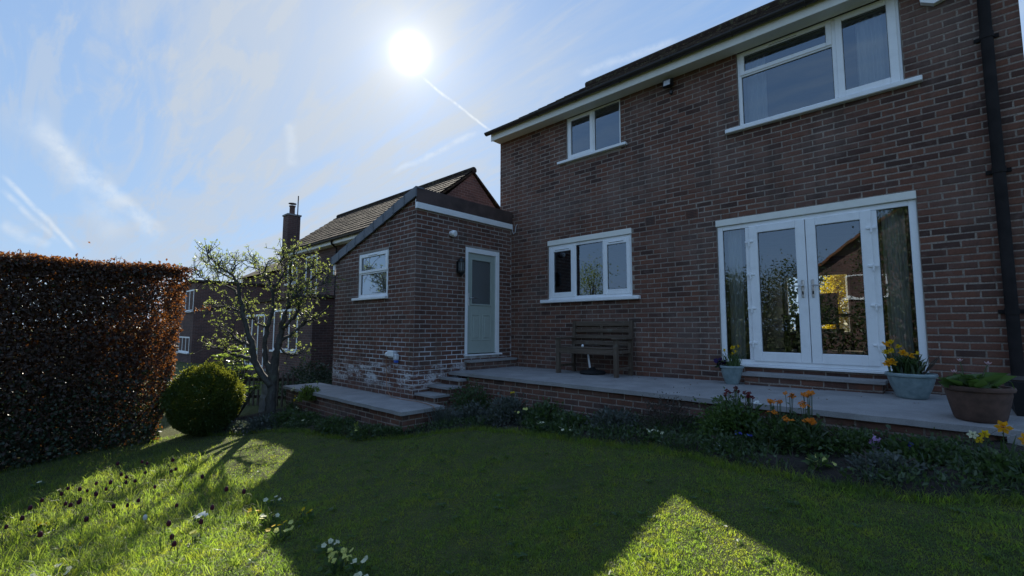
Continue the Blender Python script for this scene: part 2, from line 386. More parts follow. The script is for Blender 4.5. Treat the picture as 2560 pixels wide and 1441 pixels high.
def bark():
    m, nt, b = newmat('bark'); p = pos(nt)
    v = nt.n('ShaderNodeMapping', {0: p, 3: (26, 26, 7)}).outputs[0]; g = nt.noise(v, 1.0, 6.0, 0.7, 0.5)
    c = nt.ramp(g, [(0.2, (0.018, 0.016, 0.014)), (0.5, (0.05, 0.045, 0.04)), (0.8, (0.11, 0.105, 0.095))])
    c = nt.mix(nt.math('MULTIPLY', nt.rng(nt.noise(p, 11.0, 4.0, 0.6), 0.5, 0.7), 0.6), c, (0.10, 0.115, 0.085))
    nt.link(c, b.inputs['Base Color']); b.inputs['Roughness'].default_value = 0.8
    bump(nt, b, g, 0.8, 0.012)
bark()

def leafmat(name, stops, tcol, tfac=0.45, rough=0.45, spec=0.5, zmix=None, patch=None, patch2=None):
    m, nt, b = newmat(name); p = pos(nt); r = island(nt)
    r2 = nt.math('FRACT', nt.math('MULTIPLY', r, 7.31))
    c = nt.ramp(r, stops)
    if zmix:
        z = nt.n('ShaderNodeSeparateXYZ', {0: p}).outputs[2]
        f = nt.rng(nt.math('ADD', z, nt.math('MULTIPLY', nt.noise(p, 2.5, 3.0, 0.6), zmix[2])), zmix[0], zmix[1])
        c = nt.mix(f, c, zmix[3])
    nt.link(c, b.inputs['Base Color']); b.inputs['Roughness'].default_value = rough; b.inputs['Specular IOR Level'].default_value = spec
    t0 = nt.mix(r2, tuple(x*0.65 for x in tcol), tcol)
    if patch:
        pf = nt.math('MULTIPLY', nt.rng(nt.noise(p, 5.5, 6.0, 0.7), 0.42, 0.66), 0.8); c = nt.mix(pf, c, patch[0]); nt.link(c, b.inputs['Base Color']); t0 = nt.mix(pf, t0, patch[1])
    if patch2:
        pf = nt.math('MULTIPLY', nt.rng(nt.noise(p, 3.1, 6.0, 0.7, 0.6), 0.50, 0.64), 0.85); c = nt.mix(pf, c, patch2[0]); nt.link(c, b.inputs['Base Color']); t0 = nt.mix(pf, t0, patch2[1])
    tr = nt.n('ShaderNodeBsdfTranslucent', {'Color': t0})
    mx = nt.n('ShaderNodeMixShader', {0: tfac, 1: b.outputs[0], 2: tr.outputs[0]})
    nt.link(mx.outputs[0], m.node_tree.nodes['Material Output'].inputs[0])
    return m
leafmat('copper_leaf', [(0, (0.048, 0.038, 0.034)), (0.4, (0.068, 0.050, 0.042)), (0.75, (0.095, 0.066, 0.050)), (1, (0.100, 0.086, 0.074))], (0.60, 0.22, 0.045), 0.25, 0.6, 0.3)
leafmat('ivy_leaf', [(0, (0.024, 0.040, 0.024)), (0.5, (0.038, 0.058, 0.032)), (1, (0.055, 0.078, 0.040))], (0.10, 0.15, 0.03), 0.15, 0.4, 0.45)
leafmat('box_leaf', [(0, (0.022, 0.044, 0.014)), (0.5, (0.038, 0.066, 0.018)), (1, (0.065, 0.098, 0.022))], (0.62, 0.68, 0.06), 0.20, 0.45, 0.35)
leafmat('spring_leaf', [(0, (0.045, 0.075, 0.024)), (0.5, (0.07, 0.105, 0.03)), (1, (0.11, 0.135, 0.045))], (0.48, 0.58, 0.12), 0.45, 0.45, 0.4)
leafmat('shrub_leaf', [(0, (0.03, 0.06, 0.015)), (0.5, (0.05, 0.09, 0.02)), (1, (0.085, 0.12, 0.03))], (0.38, 0.52, 0.08), 0.45, 0.35, 0.5)
leafmat('border_leaf', [(0, (0.026, 0.048, 0.022)), (0.5, (0.042, 0.072, 0.028)), (0.85, (0.068, 0.10, 0.040)), (1, (0.10, 0.125, 0.065))], (0.16, 0.28, 0.05), 0.3, 0.5)
leafmat('border_grey', [(0, (0.055, 0.065, 0.06)), (0.5, (0.085, 0.10, 0.09)), (1, (0.12, 0.135, 0.12))], (0.15, 0.19, 0.11), 0.3, 0.6)
leafmat('border_fresh', [(0, (0.03, 0.065, 0.02)), (0.5, (0.055, 0.10, 0.03)), (1, (0.085, 0.13, 0.045))], (0.22, 0.36, 0.06), 0.35, 0.5)
leafmat('heather_leaf', [(0, (0.03, 0.022, 0.02)), (0.5, (0.05, 0.04, 0.032)), (1, (0.07, 0.055, 0.05))], (0.10, 0.09, 0.05), 0.25, 0.7)
leafmat('dark_tree_leaf', [(0, (0.018, 0.032, 0.012)), (0.5, (0.03, 0.05, 0.018)), (1, (0.06, 0.075, 0.025))], (0.2, 0.28, 0.06), 0.3, 0.5)
leafmat('grass_blade', [(0, (0.034, 0.048, 0.030)), (0.4, (0.050, 0.066, 0.037)), (0.75, (0.072, 0.084, 0.042)), (0.93, (0.11, 0.112, 0.058)), (1, (0.18, 0.165, 0.085))], (0.58, 0.88, 0.07), 0.48, 0.5, 0.3, patch=((0.075, 0.080, 0.045), (0.78, 0.84, 0.06)), patch2=((0.030, 0.046, 0.030), (0.34, 0.54, 0.08)))
leafmat('meadow_blade', [(0, (0.028, 0.055, 0.022)), (0.5, (0.046, 0.080, 0.030)), (0.9, (0.08, 0.11, 0.042)), (1, (0.15, 0.14, 0.08))], (0.46, 0.62, 0.08), 0.5, 0.4, 0.4)
leafmat('forsythia_leaf', [(0, (0.55, 0.38, 0.01)), (0.5, (0.70, 0.52, 0.02)), (1, (0.45, 0.42, 0.04))], (0.85, 0.68, 0.03), 0.5, 0.6)
leafmat('blossom_leaf', [(0, (0.75, 0.68, 0.55)), (0.6, (0.82, 0.78, 0.68)), (1, (0.35, 0.42, 0.10))], (0.85, 0.8, 0.6), 0.5, 0.6)
def petal(name, col, tcol=None, tf=0.4):
    return leafmat(name, [(0, tuple(c*0.8 for c in col)), (0.5, col), (1, tuple(min(1, c*1.15) for c in col))], tcol or col, tf, 0.6, 0.3)
petal('petal_yellow', (0.72, 0.50, 0.015)); petal('petal_lemon', (0.72, 0.70, 0.20)); petal('petal_cream', (0.78, 0.76, 0.52)); petal('petal_white', (0.82, 0.83, 0.80))
petal('petal_orange', (0.68, 0.20, 0.012)); petal('petal_crimson', (0.12, 0.006, 0.008)); petal('petal_purple', (0.035, 0.015, 0.09)); petal('petal_violet', (0.05, 0.05, 0.30)); petal('petal_lilac', (0.50, 0.30, 0.55))
petal('petal_maroon', (0.060, 0.016, 0.036), (0.22, 0.02, 0.07), 0.4); petal('petal_blue', (0.10, 0.17, 0.50)); petal('petal_pink', (0.62, 0.42, 0.42)); petal('petal_gold', (0.78, 0.36, 0.01))
plain('stem_green', (0.045, 0.075, 0.025), 0.6, 0.2, 30.0); plain('stem_brown', (0.05, 0.035, 0.025), 0.7, 0.3, 30.0)

def glaze():
    m, nt, b = newmat('glazed_pot'); p = pos(nt)
    c = nt.ramp(nt.noise(p, 14.0, 5.0, 0.6), [(0.3, (0.14, 0.20, 0.21)), (0.55, (0.22, 0.29, 0.30)), (0.8, (0.32, 0.39, 0.39))])
    nt.link(c, b.inputs['Base Color']); b.inputs['Roughness'].default_value = 0.3; bump(nt, b, nt.noise(p, 60.0, 3.0, 0.6), 0.25, 0.004)
glaze(); plain('terracotta', (0.095, 0.052, 0.038), 0.85, 0.4, 9.0, 0.3); plain('soil_dark', (0.028, 0.02, 0.015), 0.95, 0.5, 14.0, 0.8, 50.0)

def soilmat():
    m, nt, b = newmat('bed_soil'); p = pos(nt)
    c = nt.ramp(nt.noise(p, 16.0, 6.0, 0.7), [(0.25, (0.014, 0.011, 0.009)), (0.55, (0.033, 0.025, 0.019)), (0.8, (0.065, 0.05, 0.038))])
    nt.link(c, b.inputs['Base Color']); b.inputs['Roughness'].default_value = 0.95; bump(nt, b, nt.noise(p, 40.0, 6.0, 0.75), 1.0, 0.03)
soilmat()
def lawnmat():
    m, nt, b = newmat('turf'); p = pos(nt)
    c = nt.ramp(nt.noise(p, 7.0, 6.0, 0.7), [(0.25, (0.050, 0.060, 0.030)), (0.55, (0.085, 0.095, 0.040)), (0.8, (0.13, 0.125, 0.055))])
    c = nt.mix(nt.rng(nt.noise(p, 90.0, 4.0, 0.7), 0.4, 0.75), c, nt.mix(0.5, c, (0.10, 0.10, 0.02)))
    nt.link(c, b.inputs['Base Color']); b.inputs['Roughness'].default_value = 0.95; b.inputs['Specular IOR Level'].default_value = 0.1
    bump(nt, b, nt.noise(p, 70.0, 5.0, 0.75), 1.0, 0.02)
lawnmat()
def rooftile(name, c0, c1, c2):
    m, nt, b = newmat(name); p = pos(nt); r = island(nt)
    c = nt.ramp(nt.math('FRACT', nt.math('ADD', nt.math('MULTIPLY', r, 0.6), nt.math('MULTIPLY', nt.noise(p, 6.0, 5.0, 0.65), 0.6))), [(0.2, c0), (0.5, c1), (0.8, c2)])
    c = nt.mix(nt.math('MULTIPLY', nt.rng(nt.noise(p, 9.0, 5.0, 0.7), 0.52, 0.66), 0.9), c, (0.12, 0.11, 0.06))
    c = nt.mix(nt.math('MULTIPLY', nt.rng(nt.noise(p, 15.0, 4.0, 0.7), 0.6, 0.7), 0.7), c, (0.24, 0.16, 0.10))
    nt.link(c, b.inputs['Base Color']); b.inputs['Roughness'].default_value = 0.95; b.inputs['Specular IOR Level'].default_value = 0.08; bump(nt, b, nt.noise(p, 30.0, 5.0, 0.7), 0.7, 0.02)
rooftile('roof_tile', (0.028, 0.021, 0.018), (0.044, 0.031, 0.025), (0.066, 0.046, 0.036))
rooftile('roof_orange', (0.13, 0.06, 0.035), (0.19, 0.085, 0.045), (0.24, 0.11, 0.06))
m = MATS
# ================================================================== ground
def gz(x, y):
    x = np.clip(x, -14.0, 8.0); y = np.clip(y, -10.0, -1.3)
    return -0.828 + np.where(x > 0, 0.08*x, 0.03*x) + 0.09*(y+3.36)
def bumps(x, y):
    return 0.012*np.sin(2.1*x+0.7*y)+0.010*np.sin(1.3*y-1.1*x+1.0)+0.006*np.sin(5.3*x+2.0)*np.sin(4.7*y)
def gh(x, y): return float(gz(np.float64(x), np.float64(y))+bumps(x, y))
def axis(lo, hi, step, far):
    a = list(np.arange(lo, hi+1e-6, step)); d = step
    while a[-1] < far: d *= 1.6; a.append(a[-1]+d)
    d = step
    while a[0] > -far: d *= 1.6; a.insert(0, a[0]-d)
    return np.array(a)
gx, gy = axis(-6, 9, 0.15, 900), axis(-12, 0, 0.15, 900)
GX, GY = np.meshgrid(gx, gy, indexing='ij')
GZ = gz(GX, GY)+bumps(GX, GY)*((np.abs(GX) < 14) & (np.abs(GY) < 14))
V = np.stack([GX, GY, GZ], -1).reshape(-1, 3); ny_ = len(gy)
I, J = np.meshgrid(np.arange(len(gx)-1), np.arange(ny_-1), indexing='ij'); I = I.ravel(); J = J.ravel()
F = np.stack([I*ny_+J, (I+1)*ny_+J, (I+1)*ny_+J+1, I*ny_+J+1], 1)
tag(link_mesh('ground', np_mesh('ground', V, [F]), m['turf'], smooth=True), kind='structure')

# soil of the borders along the terrace, its lawn edge cut in a loose curve
EDGE = [(-3.4, -4.6), (-2.36, -4.24), (-1.65, -3.65), (-0.39, -3.37), (0.54, -3.2), (1.05, -2.85), (1.67, -2.42), (2.4, -2.32), (3.2, -2.36), (4.16, -2.42), (4.65, -2.52), (5.13, -2.66), (5.52, -2.74), (6.0, -2.72), (6.5, -2.62), (7.4, -2.55)]
ex = np.array([e[0] for e in EDGE]); ey = np.array([e[1] for e in EDGE])
def edge_y(x): return np.interp(x, ex, ey)+0.03*np.sin(5*x)+0.02*np.sin(11*x+1)
def wall_y(x): return np.where(x < -3.2, -1.6, np.where(x < 0.83, -2.95, -1.5))
xs = np.arange(-3.4, 7.4, 0.06); nt_ = 12; V = []
for x in xs:
    y1 = float(edge_y(x)); y0 = float(wall_y(x))+0.03
    for t in np.linspace(0, 1, nt_):
        y = y0+(y1-y0)*t; lift = 0.05*(1-t)**0.5+0.025*math.sin(9*x+7*y)*math.sin(13*y-4*x) if t < 1 else -0.02
        V.append((x, y, gh(x, y)+0.012+lift))
n_ = len(xs); I, J = np.meshgrid(np.arange(n_-1), np.arange(nt_-1), indexing='ij'); I = I.ravel(); J = J.ravel()
F = np.stack([I*nt_+J, I*nt_+J+1, (I+1)*nt_+J+1, (I+1)*nt_+J], 1)
tag(link_mesh('soil_ground', np_mesh('soil_ground', V, [F]), m['bed_soil'], smooth=True), kind='structure')
def bedz(x, y): return gh(x, y)+0.03

# ================================================================== brickwork
def brick_mesh(L=0.2115, H=0.0615, D=0.05, seed=0):
    r = random.Random(seed); c = 0.006; j = lambda s=0.0022: r.uniform(-s, s)
    v = [(-L/2, D, 0), (L/2, D, 0), (L/2, D, H), (-L/2, D, H)]
    v += [(-L/2+j(), j(.001)+.003, j()), (L/2+j(), j(.001)+.003, j()), (L/2+j(), j(.001)+.003, H+j()), (-L/2+j(), j(.001)+.003, H+j())]
    v += [(-L/2+c+j(), j(.0012), c+j()), (L/2-c+j(), j(.0012), c+j()), (L/2-c+j(), j(.0012), H-c+j()), (-L/2+c+j(), j(.0012), H-c+j())]
    f = [(8, 9, 10, 11), (4, 5, 9, 8), (5, 6, 10, 9), (6, 7, 11, 10), (7, 4, 8, 11), (0, 1, 5, 4), (1, 2, 6, 5), (2, 3, 7, 6), (3, 0, 4, 7)]
    return v, f
BV = [brick_mesh(seed=i) for i in range(6)]
BMESH = {}
def brick_data(mat, k):
    key = (mat, k)
    if key not in BMESH:
        me = bpy.data.meshes.new('brick'); me.from_pydata(BV[k][0], [], BV[k][1]); me.materials.append(m[mat]); BMESH[key] = me
    return BMESH[key]

class Bricks:
    """collects bricks of one thing; the largest in view become parts, the rest one field"""
    def __init__(s, parent, mat, keep=295): s.parent, s.mat, s.keep, s.b = parent, mat, keep, []
    def face(s, origin, u, out, L, z0, z1, openings=(), top=None, phase=0.0, ends=(0, 0), proud=0.0035):
        """courses on a plane: origin + u*t, bricks stand proud along out"""
        origin, u, out = Vector(origin), Vector(u), Vector(out); k = 0; z = z0
        while z+0.05 < z1:
            off = (phase+0.1125*(k % 2)) % 0.225; t = off-0.225
            while t < L:
                segs = [(max(t, 0.0), min(t+0.215, L))]
                for (a, b, c, d) in openings:
                    if z+0.045 > c and z+0.02 < d:
                        ns = []
                        for (p, q) in segs:
                            if q <= a or p >= b: ns.append((p, q))
                            else:
                                if p < a: ns.append((p, a-0.004))
                                if q > b: ns.append((b+0.004, q))
                        segs = ns
                for (p, q) in segs:
                    if top is not None:
                        # sloping top: keep while the brick lies under the line
                        if top(p) < z+0.03 and top(q) < z+0.03: continue
                    if q-p < 0.03: continue
                    c = origin+u*((p+q)/2); c.z = z
                    s.b.append((c+out*(proud+random.uniform(-0.0018, 0.0018)), u, out, q-p))
                t += 0.225
            z += 0.075; k += 1
    def finish(s):
        off = wloc(s.parent); cam_ = Vector(CAM)
        def area(b):
            d = b[0]-cam_; c = -d.dot(b[2])/d.length
            q = Vector((d.dot(Vector(RGT)), d.dot(Vector(UPV)), d.dot(Vector(FWD))))
            if q.z <= 0.2 or abs(q.x/q.z*FPX) > 1300 or abs(q.y/q.z*FPX) > 740: return 0
            return max(c, 0)*b[3]/d.length_squared
        s.b.sort(key=area, reverse=True)
        VV, FF = [], []
        for i, (c, u, out, ln) in enumerate(s.b):
            k = random.randrange(6); rz = math.atan2(u.y, u.x)
            tilt = random.uniform(-0.006, 0.006); sgn = 1 if Vector((u.y, -u.x, 0)).dot(out) > 0 else -1
            if i < s.keep:
                o = bpy.data.objects.new('brick', brick_data(s.mat, k)); COL.objects.link(o); o.parent = s.parent
                o.location = c-off; o.rotation_euler = (0, tilt, rz if sgn > 0 else rz+math.pi); o.scale = (ln/0.215, 1, 1)
            else:
                Mx = Matrix.Translation(c-off) @ Matrix.Rotation(rz if sgn > 0 else rz+math.pi, 4, 'Z') @ Matrix.Rotation(tilt, 4, 'Y') @ Matrix.Diagonal((ln/0.215, 1, 1, 1))
                b0 = len(VV); VV.extend([tuple(Mx @ Vector(p)) for p in BV[k][0]]); FF.extend([tuple(x+b0 for x in f) for f in BV[k][1]])
        if VV:
            me = bpy.data.meshes.new('brick_field'); me.from_pydata(VV, [], FF); me.materials.append(m[s.mat])
            o = bpy.data.objects.new('brick_field', me); COL.objects.link(o); o.parent = s.parent; o['kind'] = 'stuff'

def panel(mb, mapf, ue, ze, solid, th):
    """wall slab from a grid of cells; mapf(u, depth, z) -> world"""
    nu, nz = len(ue)-1, len(ze)-1
    S = [[solid((ue[i]+ue[i+1])/2, (ze[j]+ze[j+1])/2) for j in range(nz)] for i in range(nu)]
    g = lambda i, j: 0 <= i < nu and 0 <= j < nz and S[i][j]
    for i in range(nu):
        for j in range(nz):
            if not S[i][j]: continue
            a, b, c, d = ue[i], ue[i+1], ze[j], ze[j+1]
            mb.quad(mapf(a, 0, c), mapf(b, 0, c), mapf(b, 0, d), mapf(a, 0, d)); mb.quad(mapf(b, th, c), mapf(a, th, c), mapf(a, th, d), mapf(b, th, d))
            if not g(i-1, j): mb.quad(mapf(a, th, c), mapf(a, 0, c), mapf(a, 0, d), mapf(a, th, d))
            if not g(i+1, j): mb.quad(mapf(b, 0, c), mapf(b, th, c), mapf(b, th, d), mapf(b, 0, d))
            if not g(i, j-1): mb.quad(mapf(a, th, c), mapf(b, th, c), mapf(b, 0, c), mapf(a, 0, c))
            if not g(i, j+1): mb.quad(mapf(a, 0, d), mapf(b, 0, d), mapf(b, th, d), mapf(a, th, d))
def edges(lo, hi, extra, step=None):
    e = {round(lo, 4), round(hi, 4)} | {round(x, 4) for x in extra if lo < x < hi}
    if step: e |= {round(x, 4) for x in np.arange(lo, hi, step)}
    return sorted(e)
def open_solid(ops): return lambda u, z: not any(a < u < b and c < z < d for (a, b, c, d) in ops)

# ------------------------------------------------------------------ window / door units: a local frame (u along the wall, o outwards, z up)
class Unit:
    def __init__(s, parent, name, origin, u, out, label=None):
        s.o, s.u, s.n = Vector(origin), Vector(u), Vector(out)
        s.root = bpy.data.objects.new(name, None); COL.objects.link(s.root); s.root.parent = parent; s.root.location = s.o-wloc(parent); s.root.empty_display_size = 0.1
        if label: s.root['label'] = label
    def P(s, a, d, z): p = s.o+s.u*a+s.n*d; return (p.x, p.y, s.o.z+z)
    def bars(s, mb, a0, a1, d0, d1, z0, z1, b=0.004):
        q = MB(); q.bbox(a0, a1, d0, d1, z0, z1, b); mb.add([s.P(*p) for p in q.v], q.f)
    def frame(s, mb, a0, a1, z0, z1, w, d0, d1, b=0.004):
        wl, wr, wb, wt_ = w if hasattr(w, '__len__') else (w,)*4
        s.bars(mb, a0, a0+wl, d0, d1, z0, z1, b); s.bars(mb, a1-wr, a1, d0, d1, z0, z1, b)
        s.bars(mb, a0+wl, a1-wr, d0, d1-0.0006, z0, z0+wb, b); s.bars(mb, a0+wl, a1-wr, d0, d1-0.0006, z1-wt_, z1, b)
    def build(s, mb, name, mat): return mb.build(name, mat, s.root)
    def pane(s, a0, a1, z0, z1, d, mat='glass'):
        mb = MB(); mb.quad(s.P(a0, d, z0), s.P(a1, d, z0), s.P(a1, d, z1), s.P(a0, d, z1)); s.build(mb, 'pane', m[mat])
        g = MB(); s.frame(g, a0-0.002, a1+0.002, z0-0.002, z1+0.002, 0.007, d-0.002, d+0.004, 0.001); s.build(g, 'glazing_seal', m['seal'])
    def sash(s, a0, a1, z0, z1, w, d0, d1, vent=False):
        mb = MB(); s.frame(mb, a0, a1, z0, z1, w, d0, d1, 0.006); s.build(mb, 'sash', m['white_plastic'])
        wl, wr, wb, wt_ = w if hasattr(w, '__len__') else (w,)*4
        s.pane(a0+wl, a1-wr, z0+wb, z1-wt_, (d0+d1)/2)
        if vent: s.vent(a0, a1, z1-wt_*0.5, d1)
    def vent(s, a0, a1, z, d):
        c, h = (a0+a1)/2, min(0.16, (a1-a0)*0.28); mb = MB(); s.bars(mb, c-h, c+h, d, d+0.007, z-0.008, z+0.008, 0.002); s.build(mb, 'trickle_vent', m['white_plastic'])
        mb = MB(); s.bars(mb, c-h, c+h, d+0.0005, d+0.0045, z-0.0115, z-0.0085, 0.0005); s.build(mb, 'vent_slot', m['seal'])

# ================================================================== main house
HX0, HX1, HTOP = -0.32, 6.933, 4.575
house = thing('brick_house', (3.3, 0, 0), 'two-storey brown brick house with white windows and dark gutter under the eaves', 'house')
OPEN = [(0.93, 2.635, 1.20, 2.335), (1.375, 2.48, 3.72, 4.7), (4.305, 6.04, 3.44, 4.7), (3.955, 6.062, 0.24, 2.235)]
BAND = [(2.882, 3.05, 2.325, 2.463), (3.52, 3.71, 2.325, 2.463)]
wmb = MB()
panel(wmb, lambda u, d, z: (u, d, z), edges(HX0, HX1, [e for o in OPEN for e in o[:2]]), edges(-0.5, HTOP, [e for o in OPEN for e in o[2:]]), open_solid(OPEN), 0.27)
wmb.build('wall', m['mortar'], house)
sh = MB()   # side walls, front wall with its window, floors and partition: the shell of the rooms
sh.box(HX0, HX0+0.25, 0.27, 6.6, -0.5, HTOP); sh.box(HX1-0.25, HX1, 0.27, 6.6, -0.5, HTOP)
panel(sh, lambda u, d, z: (HX0+HX1-u, 6.85-d, z), edges(HX0, HX1, [HX0+HX1-3.30, HX0+HX1-4.66]), edges(-0.5, HTOP, [0.60, 2.08]), open_solid([(HX0+HX1-4.66, HX0+HX1-3.30, 0.60, 2.08)]), 0.25)
sh.prism([(0.02, HTOP), (6.8, HTOP), (3.4, HTOP+2.25)], 0, HX0, HX0+0.25); sh.prism([(0.02, HTOP), (6.8, HTOP), (3.4, HTOP+2.25)], 0, HX1-0.25, HX1)
sh.build('shell', m['far_brick'], house)
inn = MB()
inn.box(HX0+0.251, HX1-0.251, 0.271, 6.599, 2.45, 2.6); inn.box(3.15, 3.25, 0.272, 6.598, 0.24, 2.449); inn.box(3.4, 3.5, 0.272, 6.598, 2.601, 4.5)
inn.box(HX0+0.251, HX1-0.251, 0.271, 6.599, 4.501, 4.57); inn.box(HX0+0.252, 3.149, 3.0, 3.1, 0.241, 2.449); inn.box(HX0+0.252, 3.399, 3.0, 3.1, 2.601, 4.5); inn.box(3.501, HX1-0.252, 3.6, 3.7, 2.601, 4.5)
inn.build('partition', m['interior'], house)
MB().box(HX0+0.251, HX1-0.251, 0.271, 6.599, 0.08, 0.24).build('room_floor', m['interior_floor'], house)

bk = Bricks(house, 'brick')
bk.face((HX0, 0, 0), (1, 0, 0), (0, -1, 0), HX1-HX0, -0.30, HTOP+0.04, [(a-HX0, b-HX0, c, d) for (a, b, c, d) in OPEN+BAND], phase=0.07)
bk.finish()
for (a, b, c, d) in BAND:   # terracotta air bricks with slots
    ab = MB(); ab.box(a+0.002, b-0.004, -0.004, 0.03, c+0.004, d-0.006); o = ab.build('air_brick', m['brick'], house)
    sl = MB()
    for i in range(5): sl.box(a+0.018, b-0.022, -0.0055, -0.002, c+0.018+i*0.023, c+0.026+i*0.023)
    sl.build('slot', m['seal'], o)

# roof: rafters' slab with tile courses, soffit, fascia, gutter, soil pipe
PIT = math.tan(math.radians(34)); RX0, RX1 = -0.42, 7.05
rf = MB(); EY, EZ = -0.30, 4.70; RY = 3.4
def rz_(y): return EZ+(y-EY)*PIT
rf.prism([(EY, EZ-0.03), (EY, EZ+0.0), (RY, rz_(RY)), (6.9+0.2, rz_(RY)-(7.1-RY)*PIT), (7.1, rz_(RY)-(7.1-RY)*PIT-0.06), (RY, rz_(RY)-0.08)], 0, RX0, RX1)
roof = rf.build('roof', m['roof_tile'], house)
tl = MB(); nC = 11; stepc = (RY-EY)/nC
for i in range(nC):
    y0, y1 = EY+i*stepc-0.04, EY+(i+1)*stepc+0.02
    for k in range(25):
        x0 = RX0+k*0.30+0.002; x1 = min(RX1, x0+0.296); j = random.uniform(-0.004, 0.004)
        tl.add([(x0, y0, rz_(y0)+0.03+j), (x1, y0, rz_(y0)+0.03+j), (x1, y1, rz_(y1)+0.005), (x0, y1, rz_(y1)+0.005), (x0, y0, rz_(y0)+0.004), (x1, y0, rz_(y0)+0.004)], [(0, 1, 2, 3), (4, 5, 1, 0), (4, 0, 3), (1, 5, 2)])
o = tl.build('roof_tiles', m['roof_tile'], roof); o['kind'] = 'stuff'
MB().tube([(RX0, RY, rz_(RY)+0.02), (RX1, RY, rz_(RY)+0.02)], 0.11, 8).build('ridge_cap', m['roof_tile'], roof)
MB().box(HX0-0.02, 7.0, -0.235, -0.001, 4.555, 4.572).build('soffit', m['cream_board'], house)
MB().bbox(HX0-0.02, 7.0, -0.26, -0.236, 4.535, 4.70, 0.003).build('fascia', m['cream_board'], house)
def gutter(parent, x0, x1, y, z, r=0.058, mat='gutter_brown'):
    g = MB(); n = 9; P0 = []
    for i in range(n):
        a = math.pi+math.pi*i/(n-1); P0.append((r*math.cos(a), r*math.sin(a)))
    for i in range(n-1, -1, -1):
        a = math.pi+math.pi*i/(n-1); P0.append(((r-.006)*math.cos(a), (r-.006)*math.sin(a)))
    g.prism([(y+a, z+b) for a, b in P0], 0, x0, x1)
    for X in (x0, x1): g.prism([(y+a, z+b) for a, b in P0[:n]], 0, X-0.002, X+0.002)
    return g.build('gutter', m[mat], parent)
gut = gutter(house, HX0-0.1, 7.02, -0.322, 4.702, 0.056)
for i in range(9):
    x = 0.1+i*0.85; b = MB(); b.tube([(x, -0.322+0.060*math.cos(a), 4.702+0.060*math.sin(a)) for a in np.linspace(math.pi, 2*math.pi, 9)], 0.006, 5); b.build('gutter_bracket', m['gutter_brown'], gut)
sp = MB(); sp.tube([(6.69, -0.065, -0.3), (6.69, -0.065, 4.55)], 0.047, 14)
soil = sp.build('soil_pipe', m['black_plastic'], house, smooth='auto')
for z in (0.9, 2.3, 3.7):
    c = MB(); c.tube([(6.69, -0.065, z-0.03), (6.69, -0.065, z+0.03)], 0.053, 14); c.box(6.60, 6.78, -0.02, -0.008, z-0.02, z+0.02); c.build('pipe_clip', m['black_plastic'], soil)

W = lambda name, x0, lab=None: Unit(house, name, (x0, 0.0, 0.0), (1, 0, 0), (0, -1, 0), lab)
# kitchen window
u = W('window', 0, 'three-light kitchen window')
f = MB(); u.frame(f, 0.935, 2.63, 1.245, 2.24, (0.05, 0.05, 0.05, 0.05), -0.07, -0.018)
u.bars(f, 1.505, 1.545, -0.07, -0.019, 1.295, 2.19); u.bars(f, 2.085, 2.125, -0.07, -0.019, 1.295, 2.19); u.build(f, 'frame', m['white_plastic'])
u.sash(0.975, 1.525, 1.285, 2.20, (0.085, 0.085, 0.085, 0.085), -0.055, -0.004, True)
u.pane(1.547, 2.083, 1.297, 2.188, -0.04)
u.sash(2.105, 2.60, 1.285, 2.20, (0.075, 0.065, 0.085, 0.085), -0.055, -0.004, True)
f = MB(); u.bars(f, 0.925, 2.64, -0.05, 0.012, 2.243, 2.335, 0.004); u.build(f, 'head_board', m['cream_board'])
f = MB(); u.bars(f, 0.80, 2.78, -0.06, 0.085, 1.185, 1.243, 0.008); u.build(f, 'sill', m['white_plastic'])
# small upper window
u = W('window', 0, 'small two-light bedroom window tucked under the soffit')
f = MB(); u.frame(f, 1.378, 2.478, 3.765, 4.553, (0.045, 0.03, 0.03, 0.03), -0.07, -0.018); u.bars(f, 1.92, 1.965, -0.07, -0.019, 3.796, 4.522); u.build(f, 'frame', m['white_plastic'])
u.sash(1.405, 1.94, 3.79, 4.53, (0.065, 0.07, 0.06, 0.05), -0.055, -0.004); u.pane(1.967, 2.447, 3.797, 4.521, -0.04)
f = MB(); u.bars(f, 1.20, 2.60, -0.06, 0.07, 3.715, 3.763, 0.006); u.build(f, 'sill', m['white_plastic'])
# large upper window
u = W('window', 0, 'wide bedroom window with opening top light and net curtains')
f = MB(); u.frame(f, 4.308, 6.037, 3.485, 4.553, (0.05, 0.05, 0.045, 0.03), -0.07, -0.018)
u.bars(f, 5.395, 5.45, -0.07, -0.019, 3.531, 4.522); u.bars(f, 4.359, 5.394, -0.07, -0.0195, 4.195, 4.235); u.build(f, 'frame', m['white_plastic'])
u.sash(4.34, 5.40, 4.215, 4.54, (0.06, 0.06, 0.055, 0.055), -0.055, -0.004, True); u.pane(4.36, 5.393, 3.532, 4.193, -0.04)
u.sash(5.435, 6.01, 3.505, 4.54, (0.07, 0.085, 0.085, 0.07), -0.055, -0.004)
f = MB(); u.bars(f, 4.14, 6.19, -0.06, 0.08, 3.425, 3.483, 0.008); u.build(f, 'sill', m['white_plastic'])
